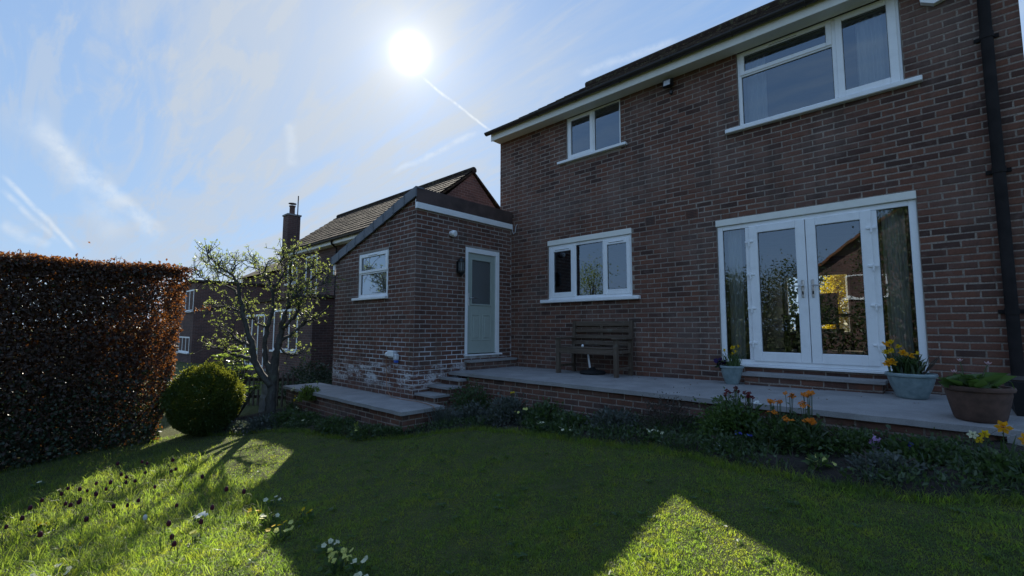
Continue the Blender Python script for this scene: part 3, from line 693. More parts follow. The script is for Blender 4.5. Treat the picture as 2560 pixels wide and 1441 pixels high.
# french doors with side lights
u = W('french_doors', 0, 'white glazed double doors between two tall side lights')
f = MB(); u.frame(f, 3.957, 6.062, 0.262, 2.145, (0.07, 0.07, 0.06, 0.06), -0.07, -0.018)
u.bars(f, 4.315, 4.375, -0.07, -0.019, 0.323, 2.084); u.bars(f, 5.655, 5.715, -0.07, -0.019, 0.323, 2.084); u.build(f, 'frame', m['white_plastic'])
u.pane(4.028, 4.313, 0.324, 2.083, -0.045); u.pane(5.717, 5.99, 0.324, 2.083, -0.045)
for (a0, a1, hs) in ((4.365, 5.008, 1), (5.016, 5.665, -1)):
    f = MB(); u.frame(f, a0, a1, 0.31, 2.095, (0.105, 0.105, 0.12, 0.10), -0.055, 0.006, 0.006); u.build(f, 'door_leaf', m['white_plastic'])
    u.pane(a0+0.105, a1-0.105, 0.43, 1.995, -0.03)
    hx = a1-0.05 if hs > 0 else a0+0.05
    f = MB(); u.bars(f, hx-0.016, hx+0.016, 0.006, 0.016, 1.11, 1.33, 0.006); u.build(f, 'handle_plate', m['steel'])
    f = MB(); f.tube([u.P(hx, 0.012, 1.255), u.P(hx, 0.06, 1.255), u.P(hx-hs*0.02, 0.066, 1.255), u.P(hx-hs*0.125, 0.066, 1.255)], 0.009, 8); u.build(f, 'handle', m['steel'])
    f = MB(); u.bars(f, hx-0.008, hx+0.008, 0.016, 0.019, 1.15, 1.19, 0.002); u.build(f, 'keyhole', m['seal'])
    ex_ = a0+0.004 if hs > 0 else a1-0.004
    for z in (0.53, 0.98, 1.43, 1.87):
        f = MB(); u.bars(f, ex_-0.05, ex_+0.05, 0.006, 0.020, z, z+0.028, 0.004); f.tube([u.P(ex_, 0.020, z-0.045), u.P(ex_, 0.020, z+0.03)], 0.011, 8); u.build(f, 'hinge', m['white_plastic'])
f = MB(); u.bars(f, 3.945, 6.065, -0.05, 0.014, 2.148, 2.236, 0.004); u.build(f, 'head_board', m['cream_board'])
f = MB(); u.bars(f, 4.20, 5.78, -0.06, 0.05, 0.232, 0.260, 0.004); u.build(f, 'threshold', m['white_plastic'])
# ================================================================== lean-to extension
EXY, EXX = -2.276, -2.765           # garden face, left end
SLOPE = 0.303
def vtop(x): return 2.88+SLOPE*x     # underside of the verge on the garden face
ext = thing('lean_to_extension', (-1.38, -1.1, -0.4), 'single-storey brick lean-to with sloping grey verge and sage green door', 'extension')
WO = [(-1.845, -0.812, 1.262, 2.11)]; DO = [(-1.205, -0.338, 0.238, 2.192)]
wmb = MB()
panel(wmb, lambda u_, d, z: (u_, EXY+d, z), edges(EXX, 0.0, [e for o in WO for e in o[:2]], 0.1), edges(-0.75, 2.88, [e for o in WO for e in o[2:]], 0.03), lambda x, z: open_solid(WO)(x, z) and z < vtop(x), 0.22)
panel(wmb, lambda u_, d, z: (-d, u_, z), edges(EXY+0.221, -0.001, [e for o in DO for e in o[:2]]), edges(-0.75, 2.70, [e for o in DO for e in o[2:]]), open_solid(DO), 0.22)
wmb.box(EXX, EXX+0.22, EXY+0.221, 1.2, -0.75, 2.05); wmb.box(EXX+0.221, HX0-0.01, 0.98, 1.2, -0.75, 2.0)
wmb.build('wall', m['mortar_pale'], ext)
be = Bricks(ext, 'brick_bloom')
be.face((EXX, EXY, 0), (1, 0, 0), (0, -1, 0), -EXX, -0.40, 2.9, [(a-EXX, b-EXX, c, d) for (a, b, c, d) in WO], top=lambda t: vtop(EXX+t)-0.01, phase=(-EXX) % 0.225+0.1125)
be.face((0, EXY, 0), (0, 1, 0), (1, 0, 0), -EXY-0.012, -0.40, 2.70, [(a-EXY, b-EXY, c, d) for (a, b, c, d) in DO], phase=0.0)
be.finish()
rm = MB(); rm.prism([(0.02, 2.93), (0.02, 3.0), (-2.95, 3.0-2.97*SLOPE), (-2.95, 2.93-2.97*SLOPE)], 1, EXY-0.03, -0.012)
rm.prism([(-0.34, 2.93-0.36*SLOPE), (-0.34, 3.0-0.36*SLOPE), (-2.95, 3.0-2.97*SLOPE), (-2.95, 2.93-2.97*SLOPE)], 1, -0.011, 1.25)
rm.build('roof', m['roof_tile'], ext)
for k in range(9):      # grey dry-verge units lapping each other up the slope
    x1 = 0.045-k*0.325; x0 = x1-0.335; z0_, z1_ = 3.0+SLOPE*(x0-0.02), 3.0+SLOPE*(x1-0.02); e = 0.004*(k % 2)
    v = MB(); v.prism([(x0, z0_-0.125), (x0, z0_+0.045), (x1, z1_+0.035), (x1, z1_-0.135)], 1, EXY-0.055-e, EXY-0.028)
    v.prism([(x0, z0_+0.020), (x0, z0_+0.0475), (x1, z1_+0.0375), (x1, z1_+0.010)], 1, EXY-0.0275, EXY+0.10)
    v.tube([(x0+0.004, EXY-0.057-e, z0_-0.125), (x0+0.004, EXY-0.057-e, z0_+0.046)], 0.007, 6)
    v.build('verge_unit', m['verge_grey'], ext)
MB().bbox(0.012, 0.036, EXY-0.026, -0.013, 2.79, 3.035, 0.004).build('roof_upstand', m['fascia_brown'], ext)
MB().bbox(0.012, 0.046, EXY-0.024, -0.014, 2.685, 2.788, 0.003).build('fascia', m['white_plastic'], ext)
MB().box(-0.004, 0.0115, EXY-0.022, EXY-0.008, 2.685, 2.84).build('fascia_end', m['white_plastic'], ext)
MB().bbox(-2.86, -2.80, EXY-0.02, EXY+0.02, 1.80, 2.03, 0.003).build('bargeboard_end', m['white_plastic'], ext)

u = Unit(ext, 'window', (0, EXY, 0), (1, 0, 0), (0, -1, 0), 'small white two-light window with white sheet added behind its panes')
f = MB(); u.frame(f, -1.842, -0.815, 1.285, 2.108, 0.045, -0.07, -0.012); u.bars(f, -1.796, -0.861, -0.07, -0.013, 1.715, 1.76); u.build(f, 'frame', m['white_plastic'])
u.sash(-1.82, -0.835, 1.74, 2.095, (0.075, 0.075, 0.05, 0.065), -0.05, 0.004, True); u.pane(-1.775, -0.882, 1.345, 1.714, -0.035)
f = MB(); u.frame(f, -1.796, -0.861, 1.331, 1.7145, (0.02, 0.02, 0.013, 0.001), -0.06, -0.014, 0.001); u.build(f, 'bead', m['white_plastic'])
f = MB(); u.bars(f, -1.96, -0.79, -0.05, 0.07, 1.236, 1.283, 0.006); u.build(f, 'sill', m['white_plastic'])
f = MB(); f.quad((-1.83, EXY+0.10, 1.29), (-0.82, EXY+0.10, 1.29), (-0.82, EXY+0.10, 2.10), (-1.83, EXY+0.10, 2.10)); u.build(f, 'bright_backing', m['bright_backing'])  # white sheet added behind the glass to make the panes look bright

u = Unit(ext, 'back_door', (0, 0, 0), (0, 1, 0), (1, 0, 0), 'sage green back door with obscured upper pane in white frame')
f = MB(); u.frame(f, -1.20, -0.342, 0.262, 2.188, (0.062, 0.088, 0.0, 0.09), -0.07, 0.004); u.build(f, 'frame', m['white_plastic'])
f = MB(); LA, LB, LZ0, LZ1 = -1.134, -0.434, 0.272, 2.094   # leaf with raised rails and two low panels
u.frame(f, LA, LB, LZ0, LZ1, (0.085, 0.105, 0.88, 0.105), -0.06, -0.022, 0.003); u.build(f, 'door_leaf', m['door_green'])
f = MB(); u.frame(f, LA+0.075, LB-0.095, 1.14, 2.0, 0.030, -0.045, -0.008, 0.006); u.build(f, 'glazing_surround', m['door_green'])
mb = MB(); mb.quad(u.P(LA+0.105, -0.03, 1.17), u.P(LB-0.125, -0.03, 1.17), u.P(LB-0.125, -0.03, 1.97), u.P(LA+0.105, -0.03, 1.97)); u.build(mb, 'pane', m['frosted_glass'])
mid = (LA+LB)/2
for (a, b) in ((LA+0.10, mid-0.02), (mid+0.02, LB-0.10)):
    f = MB(); u.frame(f, a, b, 0.50, 0.98, 0.022, -0.03, -0.014, 0.006); u.bars(f, a+0.05, b-0.05, -0.03, -0.015, 0.55, 0.93, 0.012); u.build(f, 'door_panel', m['door_green'])
f = MB(); u.bars(f, LA+0.022, LA+0.052, -0.022, -0.012, 1.12, 1.36, 0.005); u.build(f, 'handle_plate', m['steel'])
f = MB(); f.tube([u.P(LA+0.037, -0.015, 1.27), u.P(LA+0.037, 0.035, 1.27), u.P(LA+0.05, 0.04, 1.27), u.P(LA+0.15, 0.04, 1.268)], 0.009, 8); u.build(f, 'handle', m['steel'])
f = MB(); u.bars(f, -1.225, -0.30, -0.06, 0.055, 0.232, 0.260, 0.005); u.build(f, 'threshold', m['white_plastic'])

# ================================================================== terrace, retaining walls, steps
def pz(x, y): return 0.055*np.clip((x-2.5)/3.5, 0, 1)*(1+y/1.60)
def sheet(name, x0, x1, y0, y1, zf, th, mat, lip=0.0):
    """slab with a gently uneven top and a rough nosing"""
    xs_ = np.linspace(x0, x1, max(2, int((x1-x0)/0.12))); ys_ = np.linspace(y0, y1, max(2, int((y1-y0)/0.12)))
    V, F = [], []
    for x in xs_:
        for y in ys_:
            e = min(x-x0, x1-x, y-y0, y1-y) < 1e-6
            jx = random.uniform(-0.004, 0.004) if abs(y-y0) < 1e-6 else 0
            V.append((x, y+jx, float(zf(x, y))-(0.004 if e else 0)+random.uniform(-0.0015, 0.0015)))
    n, k = len(xs_), len(ys_)
    for i in range(n-1):
        for j in range(k-1): F.append((i*k+j, (i+1)*k+j, (i+1)*k+j+1, i*k+j+1))
    ring = [i*k for i in range(n)]+[(n-1)*k+j for j in range(1, k)]+[i*k+k-1 for i in range(n-2, -1, -1)]+[j for j in range(k-2, 0, -1)]
    b = len(V); V += [(V[i][0], V[i][1], V[i][2]-th) for i in ring]; L = len(ring)
    F += [(ring[i], b+i, b+(i+1) % L, ring[(i+1) % L]) for i in range(L)]; F.append(tuple(range(b, b+L)))
    q = MB(); q.add(V, F); return q
pav = sheet('p', 0.055, 6.95, -1.60, -0.012, pz, 0.05, None).build('terrace_pavement', m['concrete'], base=(3, -0.8, 0)); tag(pav, kind='structure')
low = sheet('p', -3.30, 0.82, -3.02, EXY-0.010, lambda x, y: -0.40, 0.05, None).build('landing_pavement', m['concrete'], base=(-1.2, -2.6, -0.4)); tag(low, kind='structure')

tw = thing('terrace_wall', (3.5, -1.5, -0.6), 'low brown brick retaining wall under the concrete terrace edge', 'wall'); tw['kind'] = 'thing'
c = MB(); c.box(0.50, 6.92, -1.545, -1.44, -0.75, -0.051); c.build('core', m['mortar'], tw)
b = Bricks(tw, 'brick'); b.face((0.50, -1.545, 0), (1, 0, 0), (0, -1, 0), 6.42, -0.652, -0.06, phase=0.03); b.finish()
fill = MB(); fill.box(0.30, 6.9, -1.439, -0.28, -0.75, -0.055); fill.build('fill', m['soil_dark'], tw)
lw = thing('landing_wall', (-1.2, -2.9, -0.9), 'dark brick wall carrying the lower landing below the lean-to window', 'wall'); lw['kind'] = 'thing'
c = MB(); c.box(-3.24, 0.76, -2.965, -2.30, -1.1, -0.451); c.build('core', m['mortar'], lw)
b = Bricks(lw, 'brick'); b.face((-3.24, -2.965, 0), (1, 0, 0), (0, -1, 0), 4.0, -0.978, -0.46, phase=0.0); b.face((0.76, -2.965, 0), (0, 1, 0), (1, 0, 0), 0.66, -0.978, -0.46, phase=0.1125); b.finish()

st = thing('garden_steps', (0.26, -1.9, -0.4), 'short flight of concrete-topped brick steps beside the lean-to corner', 'steps')
for i, (yf, zt) in enumerate(((-2.25, -0.295), (-2.0, -0.19), (-1.76, -0.085))):
    t = sheet('t', 0.012, 0.52, yf, yf+0.30 if i < 2 else -1.605, lambda x, y, z=zt: z, 0.035, None); tr = t.build('tread', m['concrete'], st)
    yb = (yf+0.25) if i < 2 else -1.60
    c = MB(); c.box(0.013, 0.495, yf+0.035, yb+0.02, -0.80, zt-0.036); c.build('riser', m['mortar'], st)
bs = Bricks(st, 'brick')
for (yf, zb, zt) in ((-2.25, -0.405, -0.295), (-2.0, -0.295, -0.19), (-1.76, -0.19, -0.085)):
    bs.face((0.02, yf+0.035, 0), (1, 0, 0), (0, -1, 0), 0.475, zt-0.036-0.072, zt-0.036, phase=random.choice((0.0, 0.1)))
    bs.face((0.495, yf+0.04, 0), (0, 1, 0), (1, 0, 0), 0.30, zt-0.036-0.37, zt-0.03, phase=0.05)
bs.finish()
def stepblock(name, x0, x1, y0, y1, z0, zt, lab, facing):
    s_ = thing(name, ((x0+x1)/2, (y0+y1)/2, z0), lab, 'step')
    MB().box(x0+0.02, x1-0.02, y0+0.03, y1, z0-0.04, zt-0.036).build('core', m['mortar'], s_)
    sheet('t', x0-0.01, x1+0.01, y0-0.005, y1, lambda x, y: zt, 0.035, None).build('tread', m['concrete'], s_)
    q = Bricks(s_, 'brick'); q.face((x0+0.02, y0+0.03, 0), (1, 0, 0), (0, -1, 0), x1-x0-0.04, zt-0.036-0.150, zt-0.03, phase=0.06); q.face((x1-0.02, y0+0.03, 0), (0, 1, 0), (1, 0, 0), y1-y0-0.04, zt-0.036-0.150, zt-0.03, phase=0.0)
    q.finish()
stepblock('door_step', 4.30, 5.71, -0.30, -0.013, 0.03, 0.178, 'wide brick step with concrete tread below the french doors', 0)
stepblock('door_step', 0.016, 0.17, -1.215, -0.015, 0.0, 0.168, 'narrow brick step below the sage green back door', 1)

# ================================================================== neighbouring houses
def simple_window(parent, origin, u_, out, w, h, lights, lab=None, sill=True):
    q = Unit(parent, 'window', origin, u_, out, lab); f = MB(); q.frame(f, 0, w, 0, h, 0.07, -0.05, 0.01)
    for i in range(1, lights): q.bars(f, w*i/lights-0.04, w*i/lights+0.04, -0.05, 0.009, 0.071, h-0.071)
    q.build(f, 'frame', m['white_plastic'])
    for i in range(lights):
        mb = MB(); a, b_ = w*i/lights+0.05, w*(i+1)/lights-0.05; mb.quad(q.P(a, -0.02, 0.05), q.P(b_, -0.02, 0.05), q.P(b_, -0.02, h-0.05), q.P(a, -0.02, h-0.05)); q.build(mb, 'pane', m['glass'])
    if sill: f = MB(); q.bars(f, -0.08, w+0.08, -0.05, 0.09, -0.06, -0.002); q.build(f, 'sill', m['white_plastic'])
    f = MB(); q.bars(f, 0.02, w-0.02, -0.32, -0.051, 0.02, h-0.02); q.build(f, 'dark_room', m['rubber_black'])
    return q
def tiled_slope(parent, name, x0, x1, y0, z0, y1, z1, rows, mat, axis='y'):
    """sloping roof of lapped courses; y0,z0 the eave, y1,z1 the ridge (axis y) or the same along x"""
    q = MB(); L = x1-x0; cols = int(L/0.33)
    for i in range(rows):
        ya, yb = y0+(y1-y0)*i/rows, y0+(y1-y0)*(i+1.15)/rows; za, zb = z0+(z1-z0)*i/rows, z0+(z1-z0)*(i+1.15)/rows
        for k in range(cols):
            a, b_ = x0+L*k/cols+0.004, x0+L*(k+1)/cols-0.004; j = random.uniform(0.0, 0.012)
            P = [(a, ya, za+0.03+j), (b_, ya, za+0.03+j), (b_, yb, zb+0.01), (a, yb, zb+0.01), (a, ya, za-0.02), (b_, ya, za-0.02)]
            if axis == 'x': P = [(p[1], p[0], p[2]) for p in P]
            q.add(P, [(0, 1, 2, 3), (4, 5, 1, 0)])
    o = q.build(name, m[mat], parent); o['kind'] = 'stuff'; return o

nb = thing('neighbour_house', (-8, 2.3, -1.0), 'brick neighbouring house with mossy tiled gable roof behind the lean-to', 'house')
NX0, NX1, NY = -12.25, -3.80, 0.29
w = MB(); w.box(NX0, NX1, NY, 4.39, -1.6, 3.51); w.prism([(NY, 3.511), (4.39, 3.511), (2.34, 5.32)], 0, NX0+0.02, NX1-0.001); w.build('wall', m['far_brick'], nb)
r_ = MB(); r_.prism([(0.03, 3.54), (0.03, 3.59), (2.34, 5.41), (4.64, 3.61), (4.64, 3.54), (2.34, 5.34)], 0, NX0-0.07, NX1+0.05); rr = r_.build('roof', m['roof_tile'], nb)
tiled_slope(rr, 'roof_tiles', NX0-0.07, NX1+0.05, 0.01, 3.59, 2.30, 5.395, 12, 'roof_tile')
MB().tube([(NX0-0.08, 2.34, 5.42), (NX1+0.07, 2.34, 5.42)], 0.10, 8).build('ridge_cap', m['roof_tile'], rr)
MB().box(NX0-0.04, NX1+0.03, 0.05, 0.075, 3.40, 3.535).build('fascia', m['cream_board'], nb); MB().box(NX0-0.04, NX1+0.03, 0.076, NY-0.001, 3.395, 3.41).build('soffit', m['cream_board'], nb)
gutter(nb, NX0-0.04, NX1+0.03, -0.006, 3.545, 0.052)
MB().tube([(-7.9, 0.0, 3.49), (-7.9, 0.01, 3.41), (-7.98, 0.22, 3.29), (-8.02, 0.24, 3.16), (-8.02, 0.24, -1.0)], 0.03, 8).build('downpipe', m['black_plastic'], nb)
simple_window(nb, (-7.45, NY, 2.63), (1, 0, 0), (0, -1, 0), 0.98, 0.75, 2); simple_window(nb, (-10.45, NY, 1.85), (1, 0, 0), (0, -1, 0), 0.95, 1.43, 2); simple_window(nb, (-12.1, NY, 2.39), (1, 0, 0), (0, -1, 0), 0.9, 0.95, 2)
w = MB(); w.box(-13.3, -7.25, -0.78, NY-0.001, -1.7, 1.62); bay = w.build('bay_wall', m['far_brick'], nb)
MB().box(-13.38, -7.18, -0.85, NY-0.002, 1.621, 1.71).build('flat_roof', m['roof_tile'], bay)
simple_window(nb, (-10.25, -0.78, -0.01), (1, 0, 0), (0, -1, 0), 1.97, 1.33, 3); q = simple_window(nb, (-13.0, -0.78, -0.65), (1, 0, 0), (0, -1, 0), 1.9, 1.85, 3, None, False)
chim = thing('chimney_stack', (-12.6, 0.6, 3), 'tall brick chimney stack with single cowled pot beyond the tree', 'chimney')
MB().box(-12.90, -12.40, 0.32, 0.80, -1.5, 5.17).build('stack', m['far_brick'], chim); MB().box(-12.93, -12.37, 0.29, 0.83, 5.171, 5.23).build('cap', m['stone_grey'], chim)
MB().lathe((-12.65, 0.56, 5.231), [(0.13, 0), (0.105, 0.07), (0.10, 0.33), (0.12, 0.34), (0.12, 0.38)], 14).build('pot', m['terracotta'], chim, smooth='auto')
cw = MB(); cw.lathe((-12.65, 0.56, 5.69), [(0.15, 0), (0.15, 0.02), (0.02, 0.035)], 14)
for a in range(4): cw.tube([(-12.62+0.09*math.cos(a*1.57), 0.58+0.09*math.sin(a*1.57), 5.61), (-12.62+0.10*math.cos(a*1.57), 0.58+0.10*math.sin(a*1.57), 5.71)], 0.007, 5)
cw.build('cowl', m['black_metal'], chim)
pole = MB(); pole.tube([(-11.83, 0.45, 3.62), (-11.81, 0.45, 5.83)], 0.022, 6); tag(pole.build('mast', m['fascia_brown'], base=(-11.83, 0.45, 3.65)), 'thin aerial mast standing beside the tall chimney stack', 'mast')
fh = thing('far_house', (-24, 2, -1), 'dark brick house with flat-topped wing glimpsed beyond the hedge end', 'house')
w = MB(); w.box(-28.5, -21.1, -0.75, 3.5, -1.8, 3.0); w.box(-28.5, -18.2, 3.501, 8.5, -1.8, 4.0); w.build('wall', m['far_brick'], fh)
MB().box(-28.6, -21.0, -0.85, 3.49, 3.001, 3.12).build('flat_roof', m['roof_tile'], fh)
r_ = MB(); r_.prism([(3.2, 4.01), (6.0, 5.6), (8.8, 4.01)], 0, -28.7, -18.0); r_.build('roof', m['roof_tile'], fh)
simple_window(fh, (-22.9, -0.75, 1.55), (1, 0, 0), (0, -1, 0), 1.65, 1.1, 2); simple_window(fh, (-23.8, -0.75, -0.55), (1, 0, 0), (0, -1, 0), 2.2, 0.8, 3)
# ================================================================== fittings on the walls
def wp(o, d, r=0.0): return o
t = thing('wall_lantern', (0.0, -1.365, 1.65), 'small black half-lantern on the brick beside the sage green door', 'lantern')
q = MB(); q.bbox(0.007, 0.02, -1.425, -1.305, 1.70, 1.90, 0.004); q.build('back_plate', m['black_metal'], t)
q = MB(); q.lathe((0.075, -1.365, 1.66), [(0.01, -0.03), (0.03, 0.0), (0.062, 0.03), (0.066, 0.05), (0.066, 0.07)], 12); q.build('base', m['black_metal'], t)
q = MB(); q.lathe((0.075, -1.365, 1.88), [(0.07, 0.0), (0.07, 0.02), (0.05, 0.06), (0.015, 0.075), (0.012, 0.10)], 12); q.build('lid', m['black_metal'], t)
q = MB(); q.lathe((0.075, -1.365, 1.731), [(0.058, 0), (0.058, 0.148)], 12); q.build('glass', m['frosted_glass'], t)
q = MB()
for k in range(6): a = math.pi*k/5-math.pi/2; q.tube([(0.075+0.062*math.cos(a), -1.365+0.062*math.sin(a), 1.73), (0.075+0.062*math.cos(a), -1.365+0.062*math.sin(a), 1.882)], 0.004, 5)
q.build('bars', m['black_metal'], t)
t = thing('motion_sensor', (0.0, -1.55, 2.36), 'round white motion sensor high on the lean-to wall above the lantern', 'sensor')
q = MB(); q.tube([(0.006, -1.55, 2.375), (0.02, -1.55, 2.375)], 0.045, 16); q.build('mount', m['white_plastic'], t)
q = MB(); q.tube([(0.02, -1.55, 2.375), (0.05, -1.545, 2.372), (0.10, -1.54, 2.36), (0.115, -1.538, 2.357)], [0.03, 0.058, 0.058, 0.045], 16); q.build('head', m['white_plastic'], t, smooth='auto')
q = MB(); q.tube([(0.07, -1.542, 2.325), (0.075, -1.54, 2.305)], [0.04, 0.02], 12); q.build('lens', m['grey_plastic'], t)
t = thing('outdoor_socket', (-0.53, EXY, 0.22), 'white weatherproof socket box with blue plug low on the lean-to wall', 'socket')
q = MB(); q.bbox(-0.63, -0.45, EXY-0.075, EXY-0.006, 0.225, 0.345, 0.012); q.build('box', m['grey_plastic'], t)
q = MB(); q.bbox(-0.625, -0.455, EXY-0.10, EXY-0.076, 0.25, 0.352, 0.014); q.build('lid', m['white_plastic'], t)
q = MB(); q.tube([(-0.73, EXY-0.05, 0.27), (-0.69, EXY-0.055, 0.285), (-0.631, EXY-0.055, 0.29)], [0.025, 0.04, 0.038], 10); q.build('plug', m['white_plastic'], t)
q = MB(); q.bbox(-0.449, -0.37, EXY-0.09, EXY-0.02, 0.20, 0.30, 0.012); q.build('adaptor', m['grey_plastic'], t)
q = MB(); q.bbox(-0.44, -0.38, EXY-0.085, EXY-0.025, 0.155, 0.199, 0.008); q.build('blue_plug', m['socket_blue'], t)
q = MB(); q.tube([(-0.70, EXY-0.06, 0.25), (-0.72, EXY-0.05, 0.12), (-0.70, EXY-0.04, -0.05), (-0.69, EXY-0.05, -0.2), (-0.60, EXY-0.07, -0.34), (-0.42, EXY-0.12, -0.388), (-0.1, EXY-0.14, -0.39), (0.3, EXY-0.10, -0.39), (0.55, EXY-0.13, -0.39), (0.80, EXY-0.20, -0.388), (0.86, EXY-0.22, -0.42), (0.95, EXY-0.2, -0.62)], 0.0055, 6)
tag(q.build('extension_cable', m['cable_orange'], base=(-0.42, EXY-0.12, -0.39)), 'orange-brown cable hanging from the socket and trailing across the landing', 'cable')
t = thing('security_light', (3.35, 0, 4.4), 'small security floodlight with sensor under the soffit', 'light')
q = MB(); q.bbox(3.30, 3.40, -0.03, -0.007, 4.42, 4.50, 0.004); q.tube([(3.35, -0.03, 4.46), (3.35, -0.07, 4.45)], 0.012, 6); q.build('bracket', m['black_metal'], t)
q = MB(); q.add([(3.27, -0.07, 4.40), (3.43, -0.07, 4.40), (3.43, -0.07, 4.52), (3.27, -0.07, 4.52), (3.285, -0.14, 4.395), (3.415, -0.14, 4.395), (3.415, -0.12, 4.50), (3.285, -0.12, 4.50)], [(3, 2, 1, 0), (4, 5, 6, 7), (0, 1, 5, 4), (1, 2, 6, 5), (2, 3, 7, 6), (3, 0, 4, 7)]); q.build('lamp_head', m['black_metal'], t)
q = MB(); q.add([(3.30, -0.143, 4.40), (3.40, -0.143, 4.40), (3.40, -0.125, 4.487), (3.30, -0.125, 4.487)], [(0, 1, 2, 3)]); q.build('lens', m['grey_plastic'], t)
q = MB(); q.tube([(3.37, -0.03, 4.40), (3.38, -0.055, 4.33)], 0.010, 6); q.lathe((3.385, -0.06, 4.27), [(0.012, 0), (0.026, 0.015), (0.03, 0.05), (0.02, 0.065)], 10); q.build('sensor', m['black_metal'], t)
t = thing('alarm_box', (6.33, 0, 4.23), 'white alarm box high on the wall near the house corner', 'alarm box')
q = MB(); q.prism([(6.20, 4.50), (6.22, 4.30), (6.325, 4.235), (6.42, 4.26), (6.46, 4.45), (6.44, 4.50)], 1, -0.075, -0.007); q.build('cover', m['white_plastic'], t)
q = MB(); q.bbox(6.27, 6.39, -0.081, -0.0755, 4.33, 4.42, 0.004); q.build('badge', m['grey_plastic'], t)
q = MB(); q.tube([(0.05, -0.02, 2.72), (0.07, -0.05, 2.66), (0.10, -0.05, 2.58), (0.13, -0.03, 2.62), (0.14, -0.02, 2.74), (0.17, -0.012, 2.78)], 0.006, 6)
tag(q.build('cable_loop', m['grey_plastic'], base=(0.1, -0.02, 2.7)), 'loop of pale cable in the corner above the lean-to fascia', 'cable')

# ================================================================== bench
bn = thing('garden_bench', (2.07, -0.27, 0.0), 'weathered grey wooden bench against the wall below the kitchen window', 'bench')
B0, B1 = 1.52, 2.655
def post(name, pts, w=0.058, d=0.062):
    """post swept through (x,y,z) centres"""
    q = MB(); n = len(pts)
    for i, (x, y, z) in enumerate(pts): q.v += [(x-w/2, y-d/2, z), (x+w/2, y-d/2, z), (x+w/2, y+d/2, z), (x-w/2, y+d/2, z)]
    for i in range(n-1):
        for k in range(4): q.f.append((i*4+k, i*4+(k+1) % 4, (i+1)*4+(k+1) % 4, (i+1)*4+k))
    q.f += [(3, 2, 1, 0), tuple((n-1)*4+k for k in range(4))]
    return q.build(name, m['weathered_post'], bn)
for x in (B0+0.03, B1-0.03):
    post('leg', [(x, -0.515, 0.003), (x, -0.515, 0.553)]); post('leg', [(x, -0.085, 0.003), (x, -0.085, 0.40), (x, -0.06, 0.55), (x, -0.038, 0.855)], 0.055, 0.055)
    q = MB(); q.bbox(x-0.04, x+0.04, -0.575, -0.03, 0.555, 0.583, 0.008); q.build('armrest', m['weathered_post'], bn)
    q = MB(); q.bbox(x-0.018, x+0.018, -0.484, -0.112, 0.345, 0.395, 0.004); q.bbox(x-0.018, x+0.018, -0.484, -0.112, 0.10, 0.14, 0.004); q.build('side_rail', m['weathered_post'], bn)
q = MB(); q.bbox(B0+0.06, B1-0.06, -0.54, -0.505, 0.325, 0.405, 0.005); q.build('seat_rail', m['weathered_wood'], bn)
for i in range(5):
    y = -0.50+i*0.082; q = MB(); q.bbox(B0+0.06+random.uniform(0, .004), B1-0.06, y, y+0.066, 0.406+random.uniform(0, .003), 0.426, 0.004); q.build('seat_slat', m['weathered_wood'], bn)
for i, z in enumerate((0.455, 0.56, 0.66, 0.765)):
    yb = -0.082+0.028*(z-0.4)/0.2*0.8; q = MB(); h = 0.062 if i < 3 else 0.082; q.bbox(B0+0.058, B1-0.058, yb-0.012, yb+0.012, z, z+h, 0.005); q.build('back_slat', m['weathered_wood'], bn)
q = MB(); q.bbox(2.06, 2.11, -0.052, -0.03, 0.42, 0.80, 0.004); q.build('back_strut', m['weathered_post'], bn)
q = MB(); q.bbox(B0+0.06, B1-0.06, -0.115, -0.085, 0.335, 0.395, 0.004); q.build('seat_rail', m['weathered_wood'], bn)

pb = thing('parasol_base', (2.02, -0.27, 0), 'round black parasol base with white tube under the bench', 'parasol base')
q = MB(); q.lathe((2.05, -0.27, 0.004), [(0.20, 0), (0.21, 0.02), (0.19, 0.045), (0.06, 0.07), (0.035, 0.10)], 24); q.build('base', m['rubber_black'], pb, smooth='auto')
q = MB(); q.tube([(2.02, -0.30, 0.10), (2.0, -0.32, 0.32)], 0.016, 10); q.build('tube', m['white_plastic'], pb)
q = MB(); q.lathe((1.985, -0.45, 0.428), [(0.008, 0.0), (0.018, 0.010), (0.022, 0.024), (0.018, 0.038), (0.006, 0.046)], 14); tag(q.build('white_ball', m['white_plastic'], base=(1.985, -0.45, 0.428), smooth=True), 'small white ball resting on the bench seat', 'ball')

# ================================================================== rooms behind the glass
def curtain(x0, x1, z0, z1, y, folds, lab, amp=0.022):
    n = folds*8; q = MB(); V = []
    for i in range(n+1):
        t = i/n; x = x0+(x1-x0)*t; yy = y+amp*math.sin(t*folds*2*math.pi)+0.01*math.sin(t*17)
        V += [(x, yy*1.0, z0), (x, yy*0.98+0.002, z1)]
    q.add(V, [(2*i, 2*i+2, 2*i+3, 2*i+1) for i in range(n)]); tag(q.build('net_curtain', m['net_curtain'], base=((x0+x1)/2, y, z0), smooth=True), lab, 'curtain', 'net curtains inside the windows')
curtain(4.03, 4.22, 0.27, 2.30, 0.20, 4, 'pale net curtain in the left side light of the french doors')
curtain(5.74, 5.95, 0.27, 2.30, 0.20, 4, 'pale net curtain in the right side light of the french doors')
curtain(4.33, 4.62, 3.40, 4.49, 0.20, 4, 'white net curtain at the left end of the wide upstairs window')
curtain(5.62, 5.95, 3.40, 4.49, 0.20, 5, 'white net curtain in the tall right light of the wide upstairs window')
simple = Unit(house, 'front_window', (4.66, 6.85, 0.60), (-1, 0, 0), (0, 1, 0)); f = MB(); simple.frame(f, 0, 1.36, 0, 1.48, 0.06, -0.20, -0.14); simple.bars(f, 0.80, 0.86, -0.20, -0.141, 0.061, 1.419); simple.build(f, 'frame', m['white_plastic'])
